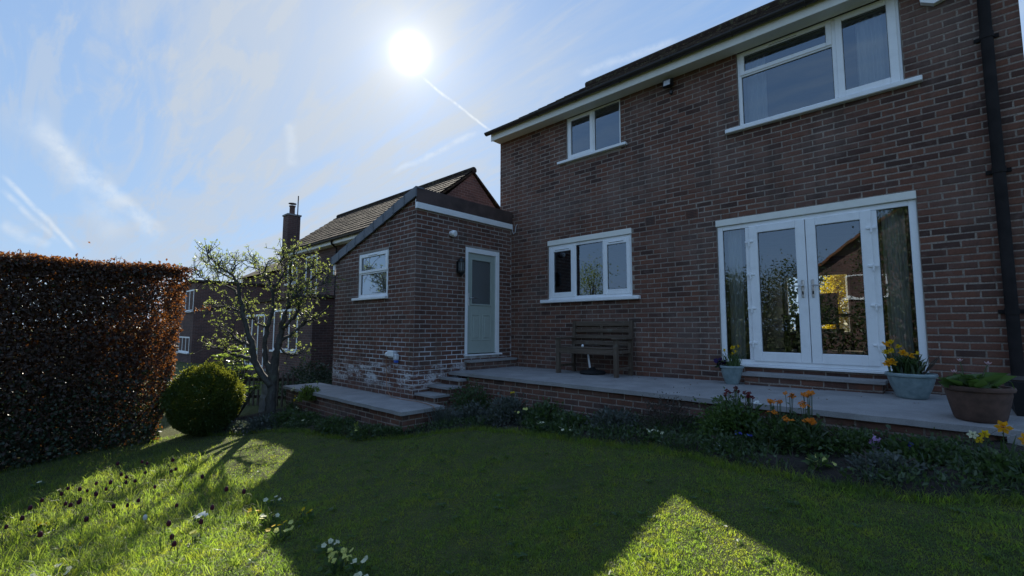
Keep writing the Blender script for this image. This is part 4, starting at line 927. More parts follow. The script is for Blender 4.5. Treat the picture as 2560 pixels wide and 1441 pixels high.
dt = thing('dining_table', (4.6, 3.6, 0.24), 'dark dining table seen dimly through the french doors', 'table')
MB().bbox(4.0, 5.3, 3.1, 4.1, 0.95, 0.99, 0.01).build('top', m['dark_wood'], dt)
for x in (4.08, 5.22):
    for y in (3.18, 4.02): MB().box(x-0.035, x+0.035, y-0.035, y+0.035, 0.243, 0.949).build('leg', m['dark_wood'], dt)
for (x, y, lab) in ((4.75, 2.75, 'dark high-backed dining chair facing the table inside the room'), (5.75, 3.6, 'dark dining chair at the end of the table inside the room')):
    ch = thing('dining_chair', (x, y, 0.24), lab, 'chair', 'dining chairs inside the room')
    MB().bbox(x-0.22, x+0.22, y-0.22, y+0.22, 0.68, 0.73, 0.01).build('seat', m['dark_wood'], ch)
    q = MB(); q.bbox(x-0.21, x+0.21, y-0.235, y-0.20, 0.80, 1.32, 0.03); q.build('backrest', m['dark_wood'], ch)
    for sx_ in (-0.19, 0.19):
        MB().box(x+sx_-0.02, x+sx_+0.02, y-0.24, y-0.20, 0.243, 0.80).build('leg', m['dark_wood'], ch); MB().box(x+sx_-0.02, x+sx_+0.02, y+0.17, y+0.21, 0.243, 0.679).build('leg', m['dark_wood'], ch)
# ================================================================== foliage tools
def unit(a): return a/np.maximum(np.linalg.norm(a, axis=-1, keepdims=True), 1e-9)
def rand_dirs(n, up=0.0):
    d = rng.normal(size=(n, 3)); d[:, 2] += up; return unit(d)
def leaf_geo(P, D, L, Wd, fold=0.18, droop=0.0):
    """one folded leaf blade (two triangles) per point"""
    n = len(P); N = unit(np.cross(D, rng.normal(size=(n, 3)))); S = np.cross(D, N)
    L = np.broadcast_to(L, n)[:, None]; Wd = np.broadcast_to(Wd, n)[:, None]
    tip = P+D*L; tip[:, 2] -= droop*L[:, 0]
    midp = P+D*L*0.48
    V = np.stack([P, midp+S*Wd*0.5+N*L*fold, tip, midp-S*Wd*0.5+N*L*fold], 1).reshape(-1, 3)
    b = (np.arange(n)*4)[:, None]; T = np.concatenate([b+np.array([[0, 1, 2]]), b+np.array([[0, 2, 3]])])
    return V, T
def leaf_obj(name, V, T, mat, parent=None, base=(0, 0, 0)):
    off = np.array(wloc(parent)) if parent is not None else np.array(base)
    return link_mesh(name, np_mesh(name, V-off, [T]), m[mat], parent, None if parent is not None else Vector(base))
def merge(parts):
    V, T, b = [], [], 0
    for v, t in parts: V.append(v); T.append(t+b); b += len(v)
    return np.concatenate(V), np.concatenate(T)
def blade_geo(P, Dh, H, Wd, lean, curl=0.5):
    """grass-like blades: five points, three triangles; Dh unit horizontal lean direction"""
    n = len(P); H = np.broadcast_to(H, n)[:, None]; Wd = np.broadcast_to(Wd, n)[:, None]; lean = np.broadcast_to(lean, n)[:, None]
    up = np.array([[0, 0, 1.0]]); a = rng.uniform(0, 2*np.pi, n); S = np.stack([np.cos(a), np.sin(a), np.zeros(n)], 1)
    mid = P+up*H*0.55+Dh*H*lean*0.35; tip = P+up*H*(1-curl*lean*0.5)+Dh*H*lean
    V = np.stack([P-S*Wd*0.5, P+S*Wd*0.5, mid+S*Wd*0.42, mid-S*Wd*0.42, tip], 1).reshape(-1, 3)
    b = (np.arange(n)*5)[:, None]; T = np.concatenate([b+np.array([[0, 1, 2]]), b+np.array([[0, 2, 3]]), b+np.array([[3, 2, 4]])])
    return V, T
def hdirs(n): a = rng.uniform(0, 2*np.pi, n); return np.stack([np.cos(a), np.sin(a), np.zeros(n)], 1)
def vnoise(p, s, seed=0):
    """cheap smooth value noise from sines, about -1..1"""
    p = np.asarray(p)*s; r = np.random.default_rng(seed); out = 0
    for i in range(5):
        k = r.normal(size=3); k /= np.linalg.norm(k); out = out+np.sin(p @ (k*(1+0.7*i))*2.0+r.uniform(0, 6.28))/(1+0.5*i)
    return out/2.6

# ================================================================== beech hedge
hedge = thing('beech_hedge', (-3.4, -7.5, -1.15), 'tall clipped copper beech hedge with orange sunlit end along the garden side', 'hedge')
HZ = 1.72
def hend(z): return -4.70-0.10*(1.6-z)            # hedge end leans in towards the ground
def hedge_pts(n, y0=-11.5):
    x = np.where(rng.random(n) < 0.62, -3.0-np.abs(rng.normal(0, 0.16, n)), rng.uniform(-4.2, -3.05, n)); y = rng.uniform(y0, -4.6, n); z = rng.uniform(-1.15, HZ+0.05, n)
    P = np.stack([x, y, z], 1); P[:, 0] += 0.07*vnoise(P, 1.6, 1)
    end = hend(z)+0.07*vnoise(P, 2.4, 2); P[:, 1] = np.where(P[:, 1] > end, end-np.abs(rng.normal(0, 0.13, n)), P[:, 1])
    top = HZ+0.05*vnoise(P, 1.3, 3)+0.04*vnoise(P, 8.0, 6); k = rng.random(n) < 0.10; P[k, 2] = (top-np.abs(rng.normal(0, 0.07, n)))[k]
    keep = (P[:, 2] < top+0.03) & (P[:, 2] > gz(P[:, 0], P[:, 1])-0.02)
    hole = vnoise(P*np.array([0.25, 1, 1]), 4.2, 4)+0.6*vnoise(P*np.array([0.3, 1, 1]), 9.0, 5)
    thin = np.exp(-((P[:, 2]-0.55)/0.55)**2)          # the hedge is barer halfway up
    keep &= rng.random(n) > np.clip(-0.18+hole*0.8, 0, 0.85)*np.clip(0.25+0.75*thin, 0, 1)
    keep &= ~((P[:, 1] > hend(P[:, 2])-0.34) & (rng.random(n) < 0.34)); Q = P[keep]; k2 = 26000; E_ = np.stack([rng.uniform(-4.15, -3.2, k2), rng.uniform(y0, -4.85, k2), rng.normal(0.35, 0.45, k2)], 1); return np.concatenate([Q, E_[E_[:, 2] > -1.0]])
P = hedge_pts(185000); D = unit(rand_dirs(len(P), -0.35)+np.array([0.35, 0.1, 0])); g = rng.random(len(P)) < np.clip(0.75-0.55*(P[:, 2]+1.1), 0.02, 0.75)
L = rng.uniform(0.026, 0.070, len(P)); V, T = leaf_geo(P[~g], D[~g], L[~g], L[~g]*0.62, 0.14, 0.1); o = leaf_obj('leaves', V, T, 'copper_leaf', hedge); o['kind'] = 'stuff'
V, T = leaf_geo(P[g], D[g], L[g]*0.9, L[g]*0.75, 0.12, 0.1); o = leaf_obj('ivy_leaves', V, T, 'ivy_leaf', hedge); o['kind'] = 'stuff'
k3 = 34000; y = rng.uniform(-11.5, -5.05, k3); z = rng.uniform(-1.2, HZ-0.03, k3); Pb = np.stack([-4.12+rng.normal(0, 0.07, k3), y-0.25*rng.random(k3), z], 1)   # unseen leaf shell, added at the back to stop sun passing through the hedge
Pb = np.concatenate([Pb, np.stack([rng.uniform(-4.15, -3.25, 9000), rng.uniform(-11.5, -5.15, 9000), HZ-0.10+rng.normal(0, 0.03, 9000)], 1)]); L = rng.uniform(0.05, 0.08, len(Pb)); V, T = leaf_geo(Pb, rand_dirs(len(Pb)), L, L*0.8, 0.12); o = leaf_obj('sun_block_leaves', V, T, 'ivy_leaf', hedge); o['kind'] = 'stuff'  # added layer under the hedge top also keeps sun out
for i in range(15):
    y = -4.95-i*0.42; x = -3.55+random.uniform(-0.08, 0.08); q = MB(); z0 = gh(x, y)-0.05
    for k in range(5):
        zt = random.uniform(1.2, 1.6); dx, dy = random.uniform(-0.32, 0.32), random.uniform(-0.28, 0.28)
        q.tube([(x, y, z0), (x+dx*0.25, y+dy*0.2, z0+0.6), (x+dx*0.7, y+dy*0.7, z0+1.5), (x+dx, y+dy, zt)], [0.02, 0.016, 0.011, 0.004], 5, False)
    q.build('stems', m['bark'], hedge)
sh_mb = MB(); Ps = []
for i in range(70):
    y = rng.uniform(-9.0, -4.75); x = rng.uniform(-3.9, -3.0); z1 = HZ+rng.uniform(0.0, 0.12); d = rng.normal(0, 0.05, 2); sh_mb.tube([(x, y, HZ-0.1), (x+d[0], y+d[1], z1)], [0.004, 0.002], 4, False)
    for t in rng.uniform(0.2, 1.0, 5): Ps.append((x+d[0]*t, y+d[1]*t, HZ-0.1+(z1-HZ+0.1)*t))
sh_mb.build('shoots', m['bark'], hedge); Ps = np.array(Ps); V, T = leaf_geo(Ps, rand_dirs(len(Ps), 0.3), rng.uniform(0.03, 0.055, len(Ps)), 0.028, 0.12); o = leaf_obj('shoot_leaves', V, T, 'copper_leaf', hedge); o['kind'] = 'stuff'
tw_ = MB(); pts = [(-3.15, -4.80, 0.95), (-3.05, -4.62, 1.02), (-2.98, -4.50, 1.06), (-2.93, -4.40, 1.08)]; tw_.tube(pts, [0.006, 0.005, 0.004, 0.002], 5); tw_.build('stray_twig', m['bark'], hedge)
Pp = np.array([np.array(pts[1])*(1-t)+np.array(pts[3])*t for t in rng.uniform(0, 1, 26)])+rng.normal(0, 0.012, (26, 3)); V, T = leaf_geo(Pp, rand_dirs(26, -0.8), 0.06, 0.036, 0.1); o = leaf_obj('twig_leaves', V, T, 'copper_leaf', hedge); o['kind'] = 'stuff'

# ================================================================== clipped round bush
bush = thing('clipped_bush', (-2.85, -4.42, -1.0), 'rounded clipped evergreen bush with sunlit yellow-green top beside the hedge', 'bush')
bc = np.array([-2.85, -4.42, -0.55]); n = 42000; d = rand_dirs(n, 0.25); R = np.array([0.56, 0.56, 0.66]); rr_ = 1-np.abs(rng.normal(0, 0.14, n))
P = bc+d*R*rr_[:, None]*(1+0.11*vnoise(d, 2.6, 8)+0.07*vnoise(d, 7.0, 9)+0.12*(rng.random(n) < 0.03)*rng.random(n))[:, None]; low_ = d[:, 2] < 0
P[low_] = bc+np.stack([d[low_, 0]*0.52, d[low_, 1]*0.52, d[low_, 2]*0.48], 1)*rr_[low_][:, None]
n2 = 9000; d2 = rand_dirs(n2); P = np.concatenate([P, bc+d2*np.array([0.46, 0.46, 0.47])*rng.uniform(0.3, 1.0, (n2, 1))]); P = P[P[:, 2] > -1.0]; L = rng.uniform(0.022, 0.040, len(P)); V, T = leaf_geo(P, unit(unit(P-bc)+rng.normal(0, 0.55, P.shape)+np.array([0, 0, 0.25])), L, L*0.6, 0.12)
o = leaf_obj('foliage', V, T, 'box_leaf', bush); o['kind'] = 'stuff'
q = MB()
for k in range(9): a = k*0.7; q.tube([(-2.85, -4.42, -1.05), (-2.85+0.2*math.cos(a), -4.42+0.2*math.sin(a), -0.6), (-2.85+0.42*math.cos(a), -4.42+0.42*math.sin(a), -0.2)], [0.03, 0.02, 0.006], 6)
q.build('stems', m['bark'], bush)

# ================================================================== small knotted tree
LIMBS = [[(-2.64, -3.45, -0.98, 0.10), (-2.64, -3.45, -0.54, 0.078), (-2.64, -3.44, -0.16, 0.071), (-2.61, -3.41, 0.25, 0.061), (-2.59, -3.38, 0.47, 0.055), (-2.56, -3.35, 0.79, 0.045), (-2.5, -3.29, 1.08, 0.039), (-2.43, -3.21, 1.31, 0.029), (-2.31, -3.09, 1.51, 0.023), (-2.16, -2.94, 1.74, 0.013), (-2.05, -2.83, 1.9, 0.01)],
 [(-2.64, -3.46, -0.32, 0.058), (-2.75, -3.6, -0.1, 0.055), (-2.82, -3.71, 0.13, 0.054), (-2.8, -3.75, 0.41, 0.048), (-2.83, -3.83, 0.66, 0.038), (-2.87, -3.91, 0.95, 0.035), (-2.89, -3.97, 1.29, 0.031), (-2.89, -4.02, 1.54, 0.025), (-2.94, -4.11, 1.7, 0.019), (-3.0, -4.22, 1.85, 0.016), (-3.04, -4.31, 1.97, 0.012), (-3.11, -4.42, 2.19, 0.009), (-3.11, -4.46, 2.32, 0.006)],
 [(-2.63, -3.45, -0.16, 0.052), (-2.7, -3.55, 0.09, 0.045), (-2.68, -3.59, 0.41, 0.038), (-2.62, -3.58, 0.73, 0.032), (-2.53, -3.53, 1.04, 0.025), (-2.52, -3.57, 1.36, 0.022), (-2.54, -3.63, 1.61, 0.016), (-2.56, -3.69, 1.86, 0.013), (-2.49, -3.67, 2.08, 0.009)],
 [(-2.57, -3.39, 0.46, 0.029), (-2.51, -3.23, 0.6, 0.026), (-2.45, -3.07, 0.76, 0.023), (-2.43, -2.95, 0.86, 0.02), (-2.34, -2.76, 1.0, 0.01)],
 [(-2.58, -3.4, 0.41, 0.019), (-2.5, -3.28, 0.25, 0.016), (-2.38, -3.14, 0.23, 0.013), (-2.32, -3.04, 0.31, 0.01)],
 [(-2.53, -3.35, 0.73, 0.029), (-2.31, -3.29, 0.85, 0.022), (-2.12, -3.25, 1.04, 0.019), (-2.0, -3.27, 1.22, 0.016), (-1.95, -3.36, 1.37, 0.009)],
 [(-2.81, -3.75, 0.41, 0.029), (-2.99, -3.81, 0.45, 0.023), (-3.08, -3.92, 0.5, 0.019), (-3.17, -4.03, 0.63, 0.013), (-3.3, -4.17, 0.79, 0.006)],
 [(-2.82, -3.71, 0.12, 0.036), (-3.02, -3.82, 0.22, 0.029), (-3.16, -3.95, 0.25, 0.023), (-3.29, -4.09, 0.34, 0.016), (-3.45, -4.25, 0.41, 0.006)],
 [(-2.89, -3.97, 1.29, 0.023), (-3.1, -4.04, 1.42, 0.016), (-3.23, -4.2, 1.55, 0.013), (-3.34, -4.39, 1.54, 0.009), (-3.35, -4.5, 1.66, 0.006), (-3.33, -4.57, 1.78, 0.005)],
 [(-2.89, -4.02, 1.54, 0.019), (-3.3, -4.12, 1.71, 0.013), (-3.6, -4.28, 2.06, 0.01), (-3.75, -4.4, 2.26, 0.006)],
 [(-2.52, -3.57, 1.36, 0.019), (-2.44, -3.45, 1.62, 0.016), (-2.32, -3.42, 1.87, 0.013), (-2.28, -3.51, 2.14, 0.009), (-2.16, -3.53, 2.28, 0.006)],
 [(-2.5, -3.29, 1.08, 0.026), (-2.44, -3.29, 1.4, 0.019), (-2.4, -3.29, 1.69, 0.016), (-2.41, -3.33, 2.02, 0.013), (-2.35, -3.3, 2.31, 0.01), (-2.29, -3.27, 2.53, 0.005)],
 [(-2.43, -3.21, 1.31, 0.019), (-2.18, -3.02, 1.44, 0.013), (-2.03, -2.86, 1.54, 0.01), (-1.96, -2.8, 1.7, 0.006)],
 [(-2.62, -3.58, 0.73, 0.023), (-2.82, -3.65, 0.79, 0.016), (-2.9, -3.75, 0.95, 0.013), (-2.96, -3.83, 1.17, 0.01), (-2.91, -3.8, 1.53, 0.006)],
 [(-2.87, -3.91, 0.95, 0.019), (-3.2, -4.0, 1.09, 0.016), (-3.46, -4.14, 1.11, 0.01), (-3.61, -4.24, 1.05, 0.006)],
 [(-2.54, -3.63, 1.61, 0.016), (-2.9, -3.66, 1.84, 0.013), (-3.1, -3.7, 2.12, 0.01), (-3.18, -3.68, 2.30, 0.006)],
 [(-2.44, -3.29, 1.4, 0.016), (-2.44, -3.06, 1.78, 0.013), (-2.5, -2.91, 2.08, 0.01), (-2.58, -2.82, 2.24, 0.006)],
 [(-2.43, -3.21, 1.31, 0.016), (-2.1, -3.06, 1.27, 0.010), (-1.84, -3.0, 1.28, 0.006)],
 [(-2.94, -4.11, 1.7, 0.016), (-3.16, -4.0, 2.02, 0.012), (-3.3, -3.97, 2.25, 0.006)]]
LIMBS = [[(x, y, z if z < 1.6 else 1.6+(z-1.6)*0.62, r) for (x, y, z, r) in L_] for L_ in LIMBS]
tree = thing('garden_tree', (-2.64, -3.45, -0.95), 'small many-branched knotted tree with opening green leaf tufts beside the lean-to', 'tree')
def wiggle(pts, sub=4, amp=0.014):
    out = []; r = []
    for i in range(len(pts)-1):
        a, b_ = np.array(pts[i]), np.array(pts[i+1])
        for k in range(sub):
            t = k/sub; p = a*(1-t)+b_*t; j = rng.normal(0, amp, 3)*(0.4 if i == 0 and k == 0 else 1); kn = 1+0.16*rng.random()
            out.append(tuple(p[:3]+j)); r.append(p[3]*kn)
    out.append(tuple(pts[-1][:3])); r.append(pts[-1][3]); return out, r
tr_mb, br_mb, tips = MB(), MB(), []
for i, Lb in enumerate(LIMBS):
    pts, rad = wiggle(Lb, 4, 0.008 if i < 3 else 0.012); (tr_mb if i < 3 else br_mb).tube(pts, rad, 9 if i < 3 else 7)
    n = len(pts); start = int(n*(0.55 if i == 0 else 0.42 if i < 3 else 0.25))
    for k in range(start, n):
        for _ in range(rng.integers(2, 5)):
            p = np.array(pts[k]); tang = unit(np.array(pts[min(k+1, n-1)])-np.array(pts[max(k-1, 0)]))
            d = unit(rng.normal(size=3)*0.95+tang*0.6+np.array([0, 0, 0.35])); ln = rng.uniform(0.08, 0.34)
            p1 = p+d*ln*0.5+rng.normal(0, 0.015, 3); p2 = p1+unit(d+rng.normal(0, 0.35, 3)+np.array([0, 0, 0.3]))*ln*0.5
            br_mb.tube([tuple(p), tuple(p1), tuple(p2)], [0.0065, 0.005, 0.003], 5, False); tips.append((p2, d))
            if ln > 0.18:
                for _ in range(rng.integers(1, 4)):
                    t = rng.uniform(0.3, 0.95); s0 = p*(1-t)+p1*t if rng.random() < 0.4 else p1*(1-t)+p2*t; e = s0+unit(rng.normal(size=3)+np.array([0, 0, 0.6]))*rng.uniform(0.04, 0.13)
                    br_mb.tube([tuple(s0), tuple(e)], [0.0045, 0.0025], 4, False); tips.append((e, e-s0))
tr_mb.build('trunk', m['bark'], tree, smooth=True); br_mb.build('branches', m['bark'], tree, smooth=True)
Pl, Dl = [], []
for (p, d) in tips:
    k = rng.integers(2, 7)
    dd = unit(rng.normal(size=(k, 3))*0.9+unit(np.asarray(d))*0.55+np.array([0, 0, 0.15])); Pl.append(p+rng.normal(0, 0.006, (k, 3))); Dl.append(dd)
Pl, Dl = np.concatenate(Pl), np.concatenate(Dl); L = rng.uniform(0.022, 0.052, len(Pl)); V, T = leaf_geo(Pl, Dl, L, L*0.42, 0.10, 0.12); o = leaf_obj('crown', V, T, 'spring_leaf', tree); o['kind'] = 'stuff'

# shrub, fence and post behind the tree
sb = thing('leafy_shrub', (-3.5, -3.75, -0.95), 'loose shrub with glossy whorled leaves between bush and tree', 'shrub')
Pl, Dl = [], []; q = MB()
for i in range(60):
    a, r_0 = rng.uniform(0, 6.28), rng.uniform(0.05, 0.42); p = np.array([-3.5+r_0*math.cos(a), -3.75+r_0*math.sin(a), rng.uniform(-0.55, 0.38)]); q.tube([(-3.5, -3.75, -0.98), tuple((p+np.array([-3.5, -3.75, -0.9]))/2+rng.normal(0, .03, 3)), tuple(p)], [0.012, 0.008, 0.004], 5, False)
    k = 9; an = np.arange(k)*2*np.pi/k+rng.random(); Dl.append(unit(np.stack([np.cos(an), np.sin(an), np.full(k, 0.25)], 1)+rng.normal(0, 0.15, (k, 3)))); Pl.append(np.repeat(p[None], k, 0))
Pl, Dl = np.concatenate(Pl), np.concatenate(Dl); V, T = leaf_geo(Pl, Dl, rng.uniform(0.08, 0.13, len(Pl)), 0.03, 0.08, 0.15); o = leaf_obj('foliage', V, T, 'shrub_leaf', sb); o['kind'] = 'stuff'; q.build('stems', m['bark'], sb)
fe = thing('picket_fence', (-4.2, -2.9, -0.95), 'short run of old brown picket fence behind the tree', 'fence')
for i in range(13):
    x = -5.3+i*0.155; y = -3.25+0.04*i; z0 = gh(x, y); hgt = 0.72+random.uniform(-0.04, 0.03); q = MB()
    q.prism([(x-0.038, z0), (x+0.038, z0), (x+0.038, z0+hgt-0.04), (x, z0+hgt), (x-0.038, z0+hgt-0.04)], 1, y-0.009, y+0.009); q.build('pale', m['fence_wood'], fe)
for zz in (0.16, 0.52):
    q = MB(); q.add([(-5.4, -3.24, gh(-5.4, -3.2)+zz), (-3.35, -2.72, gh(-3.35, -2.7)+zz), (-3.35, -2.69, gh(-3.35, -2.7)+zz), (-5.4, -3.21, gh(-5.4, -3.2)+zz)]+[(-5.4, -3.24, gh(-5.4, -3.2)+zz+0.06), (-3.35, -2.72, gh(-3.35, -2.7)+zz+0.06), (-3.35, -2.69, gh(-3.35, -2.7)+zz+0.06), (-5.4, -3.21, gh(-5.4, -3.2)+zz+0.06)], [(3, 2, 1, 0), (4, 5, 6, 7), (0, 1, 5, 4), (1, 2, 6, 5), (2, 3, 7, 6), (3, 0, 4, 7)]); q.build('rail', m['fence_wood'], fe)
q = MB(); q.lathe((-3.62, -3.2, gh(-3.6, -3.2)-0.02), [(0.13, 0), (0.12, 0.30), (0.09, 0.36), (0.09, 0.66), (0.17, 0.70), (0.20, 0.82), (0.16, 0.84), (0.12, 0.80)], 8); tag(q.build('bird_bath', m['stone_grey'], base=(-3.62, -3.2, -1.0)), 'grey stone bird bath half hidden behind the tree trunk', 'bird bath')

# dark shrubs under the neighbour's wall
def mound(name, label, cat, c, r, h, n, size, mat, group=None, aspect=0.55, up=0.35):
    z0 = bedz(c[0], c[1]) if len(c) == 2 else c[2]; base = (c[0], c[1], z0-0.02); t = thing(name, base, label, cat, group)
    d = rand_dirs(n, 0.3); d[:, 2] = np.abs(d[:, 2]); rad = 1-np.abs(rng.normal(0, 0.30, n)); sp_ = rng.random(n) < 0.10; rad = np.where(sp_, rad*rng.uniform(1.0, 1.45, n), rad); sd_ = int(rng.integers(1000)); P = np.array(base)+d*np.array([r*1.05, r*1.05, h*0.82])*rad[:, None]*(1+0.30*vnoise(d, 2.6, sd_)+0.16*vnoise(d, 6.0, sd_+1))[:, None]; P = P[P[:, 2] > z0-0.05] if False else P
    L = rng.uniform(size*0.4, size*1.3, n); V, T = leaf_geo(P, unit(d+rng.normal(0, 0.6, (n, 3))+np.array([0, 0, up])), L, L*aspect, 0.13, 0.12); o = leaf_obj('foliage', V, T, mat, t); o['kind'] = 'stuff'
    q = MB()
    for k in range(7):
        a = rng.uniform(0, 6.28); q.tube([(c[0], c[1], z0-0.02), (c[0]+0.4*r*math.cos(a), c[1]+0.4*r*math.sin(a), z0+h*0.45), (c[0]+0.75*r*math.cos(a), c[1]+0.75*r*math.sin(a), z0+h*0.75)], [0.006, 0.005, 0.003], 4, False)
    q.build('stems', m['stem_brown'], t); return t
mound('dark_shrub', 'dense dark evergreen shrub below the neighbouring bay window', 'shrub', (-6.2, -1.2, -0.95), 0.75, 0.85, 5000, 0.06, 'ivy_leaf')
for (x, y, lab) in ((-5.9, -5.6, 'dark shrub behind the beech hedge, nearest its end'), (-6.1, -7.0, 'dark shrub behind the middle of the beech hedge'), (-5.8, -8.5, 'dark shrub behind the near part of the beech hedge')):
    mound('dark_shrub', lab, 'shrub', (x, y, gh(x, y)), 0.85, 1.5, 5000, 0.09, 'ivy_leaf', 'shrubs behind the beech hedge')
mound('dark_shrub', 'low dark shrub beyond the far end of the landing', 'shrub', (-4.6, -2.0, -0.95), 0.55, 0.62, 3500, 0.055, 'ivy_leaf')
# ================================================================== flowers
def flower_mesh(n, r, cup, wid, mat, trumpet=0.0):
    q = MB()
    for k in range(n):
        a = 2*math.pi*k/n+random.uniform(-0.12, 0.12); d = np.array([math.cos(a), math.sin(a), 0]); s_ = np.array([-d[1], d[0], 0]); rr0 = r*random.uniform(0.88, 1.1)
        b0 = (0, 0, 0); lft = tuple(d*rr0*0.6+s_*rr0*wid+np.array([0, 0, cup*rr0*0.45])); tip = tuple(d*rr0+np.array([0, 0, cup*rr0*random.uniform(0.6, 1.1)])); rgt = tuple(d*rr0*0.6-s_*rr0*wid+np.array([0, 0, cup*rr0*0.45]))
        q.add([b0, rgt, tip, lft], [(0, 1, 2), (0, 2, 3)])
    if trumpet:
        b = len(q.v); seg = 7
        for (rr0, z) in ((trumpet*0.45, 0.0), (trumpet*0.5, trumpet*1.0), (trumpet*0.72, trumpet*1.25)):
            for k in range(seg): a = 2*math.pi*k/seg; q.v.append((rr0*math.cos(a), rr0*math.sin(a), z))
        for i in range(2):
            for k in range(seg): q.f.append((b+i*seg+k, b+i*seg+(k+1) % seg, b+(i+1)*seg+(k+1) % seg, b+(i+1)*seg+k))
    me = bpy.data.meshes.new('flower'); me.from_pydata(q.v, [], q.f); me.materials.append(m[mat]); return me
FM = {'daff': [flower_mesh(6, 0.036, 0.15, 0.30, 'petal_yellow', 0.020) for _ in range(3)], 'daffpale': [flower_mesh(6, 0.034, 0.15, 0.30, 'petal_cream', 0.018) for _ in range(2)], 'gold': [flower_mesh(6, 0.045, 0.15, 0.30, 'petal_gold', 0.024) for _ in range(2)],
      'prim': [flower_mesh(5, 0.019, 0.18, 0.5, 'petal_lemon') for _ in range(3)], 'cream': [flower_mesh(5, 0.018, 0.18, 0.5, 'petal_cream') for _ in range(3)], 'white': [flower_mesh(5, 0.020, 0.2, 0.5, 'petal_white') for _ in range(2)], 'yellow': [flower_mesh(5, 0.019, 0.2, 0.5, 'petal_yellow') for _ in range(2)],
      'orange': [flower_mesh(4, 0.021, 0.25, 0.5, 'petal_orange') for _ in range(3)], 'crimson': [flower_mesh(4, 0.021, 0.3, 0.5, 'petal_crimson') for _ in range(3)], 'pansy': [flower_mesh(5, 0.030, 0.15, 0.55, 'petal_purple') for _ in range(3)], 'violet': [flower_mesh(5, 0.014, 0.3, 0.5, 'petal_violet') for _ in range(2)],
      'lilac': [flower_mesh(6, 0.018, 0.5, 0.35, 'petal_lilac') for _ in range(2)], 'blue': [flower_mesh(5, 0.011, 0.1, 0.5, 'petal_blue') for _ in range(2)], 'pink': [flower_mesh(6, 0.030, 1.6, 0.42, 'petal_pink') for _ in range(2)], 'forget': [flower_mesh(5, 0.012, 0.1, 0.5, 'petal_white') for _ in range(2)]}
def add_flower(parent, kind, p, face=None, s=1.0):
    o = bpy.data.objects.new('flower', random.choice(FM[kind])); COL.objects.link(o); o.parent = parent; o.location = Vector(p)-wloc(parent)
    f = Vector(face) if face is not None else Vector((random.uniform(-0.6, 0.6), random.uniform(-0.9, 0.2), random.uniform(0.4, 1)))
    o.rotation_euler = f.to_track_quat('Z', 'Y').to_euler(); s *= random.uniform(0.85, 1.15); o.scale = (s, s, s); return o
def clump(t, c, z, n, r, h, w, mat, lean=(0.15, 0.9)):
    """strap leaves fanning from a crown"""
    P = np.array([c[0], c[1], z])+np.concatenate([rng.normal(0, r*0.35, (n, 2)), np.zeros((n, 1))], 1); V, T = blade_geo(P, hdirs(n), rng.uniform(h*0.6, h*1.1, n), w, rng.uniform(*lean, n), 0.9)
    o = leaf_obj('leaves', V, T, mat, t); o['kind'] = 'stuff'; return o
def stems(t, lst, mat='stem_green', r=0.0028):
    q = MB()
    for a, b in lst:
        a, b = Vector(a), Vector(b); q.tube([a, a.lerp(b, 0.5)+Vector((random.uniform(-.01, .01), random.uniform(-.01, .01), 0)), b], r, 4, False)
    q.build('stems', m[mat], t)
def flowering(name, label, cat, c, kinds, spots, h, leafn=120, leaf=('border_fresh', 0.09, 0.02), strap=False, group=None, z=None, s=1.0, faceup=None):
    """plant with a leaf tuft and flowers at spots (dx, dy, height)"""
    z0 = bedz(*c) if z is None else z; t = thing(name, (c[0], c[1], z0-0.01), label, cat, group)
    if strap: clump(t, c, z0-0.01, leafn, 0.12, leaf[1], leaf[2], leaf[0])
    else:
        d = rand_dirs(leafn, 0.5); d[:, 2] = np.abs(d[:, 2]); P = np.array([c[0], c[1], z0])+d*np.array([0.09, 0.09, leaf[1]])*rng.uniform(0.2, 1.0, (leafn, 1))
        V, T = leaf_geo(P, unit(d+rng.normal(0, 0.4, (leafn, 3))), leaf[1]*0.7, leaf[2], 0.1, 0.15); o = leaf_obj('leaves', V, T, leaf[0], t); o['kind'] = 'stuff'
    st_ = []
    for (dx, dy, hh) in spots:
        p = (c[0]+dx, c[1]+dy, z0+hh); st_.append(((c[0]+dx*0.4, c[1]+dy*0.4, z0-0.005), p)); add_flower(t, random.choice(kinds), p, faceup, s)
    stems(t, st_); return t
def ring(n, r, h0, h1): return [(r*math.cos(a)*random.uniform(0.3, 1), r*math.sin(a)*random.uniform(0.3, 1), random.uniform(h0, h1)) for a in [6.283*k/n+random.uniform(-.3, .3) for k in range(n)]]

# ---- fritillaries in the rough grass
FR = [(-0.97, -5.69), (-0.8, -5.49), (-0.74, -5.45), (-0.47, -5.3), (-0.11, -5.29), (-0.37, -5.54), (-0.05, -5.37), (-0.42, -5.76), (-0.32, -5.73), (-0.12, -5.65), (-0.42, -5.93), (-0.12, -5.76), (-0.15, -5.83), (0.39, -5.58), (-0.03, -5.88), (-0.5, -6.13), (-0.27, -6.19), (-0.22, -6.11), (-0.21, -6.02), (0.15, -5.99), (0.13, -6.12), (0.1, -6.2), (0.33, -6.1), (0.31, -6.15), (0.79, -5.74), (0.82, -5.83), (0.81, -5.92), (1.25, -5.57), (0.62, -5.23), (1.42, -5.26), (1.62, -5.15), (1.87, -5.43), (-0.27, -6.36), (0.02, -6.4), (0.33, -6.5), (0.38, -6.58), (1.02, -6.15), (1.06, -6.41), (1.91, -5.77), (2.27, -5.79), (2.4, -5.78), (2.1, -5.58)]
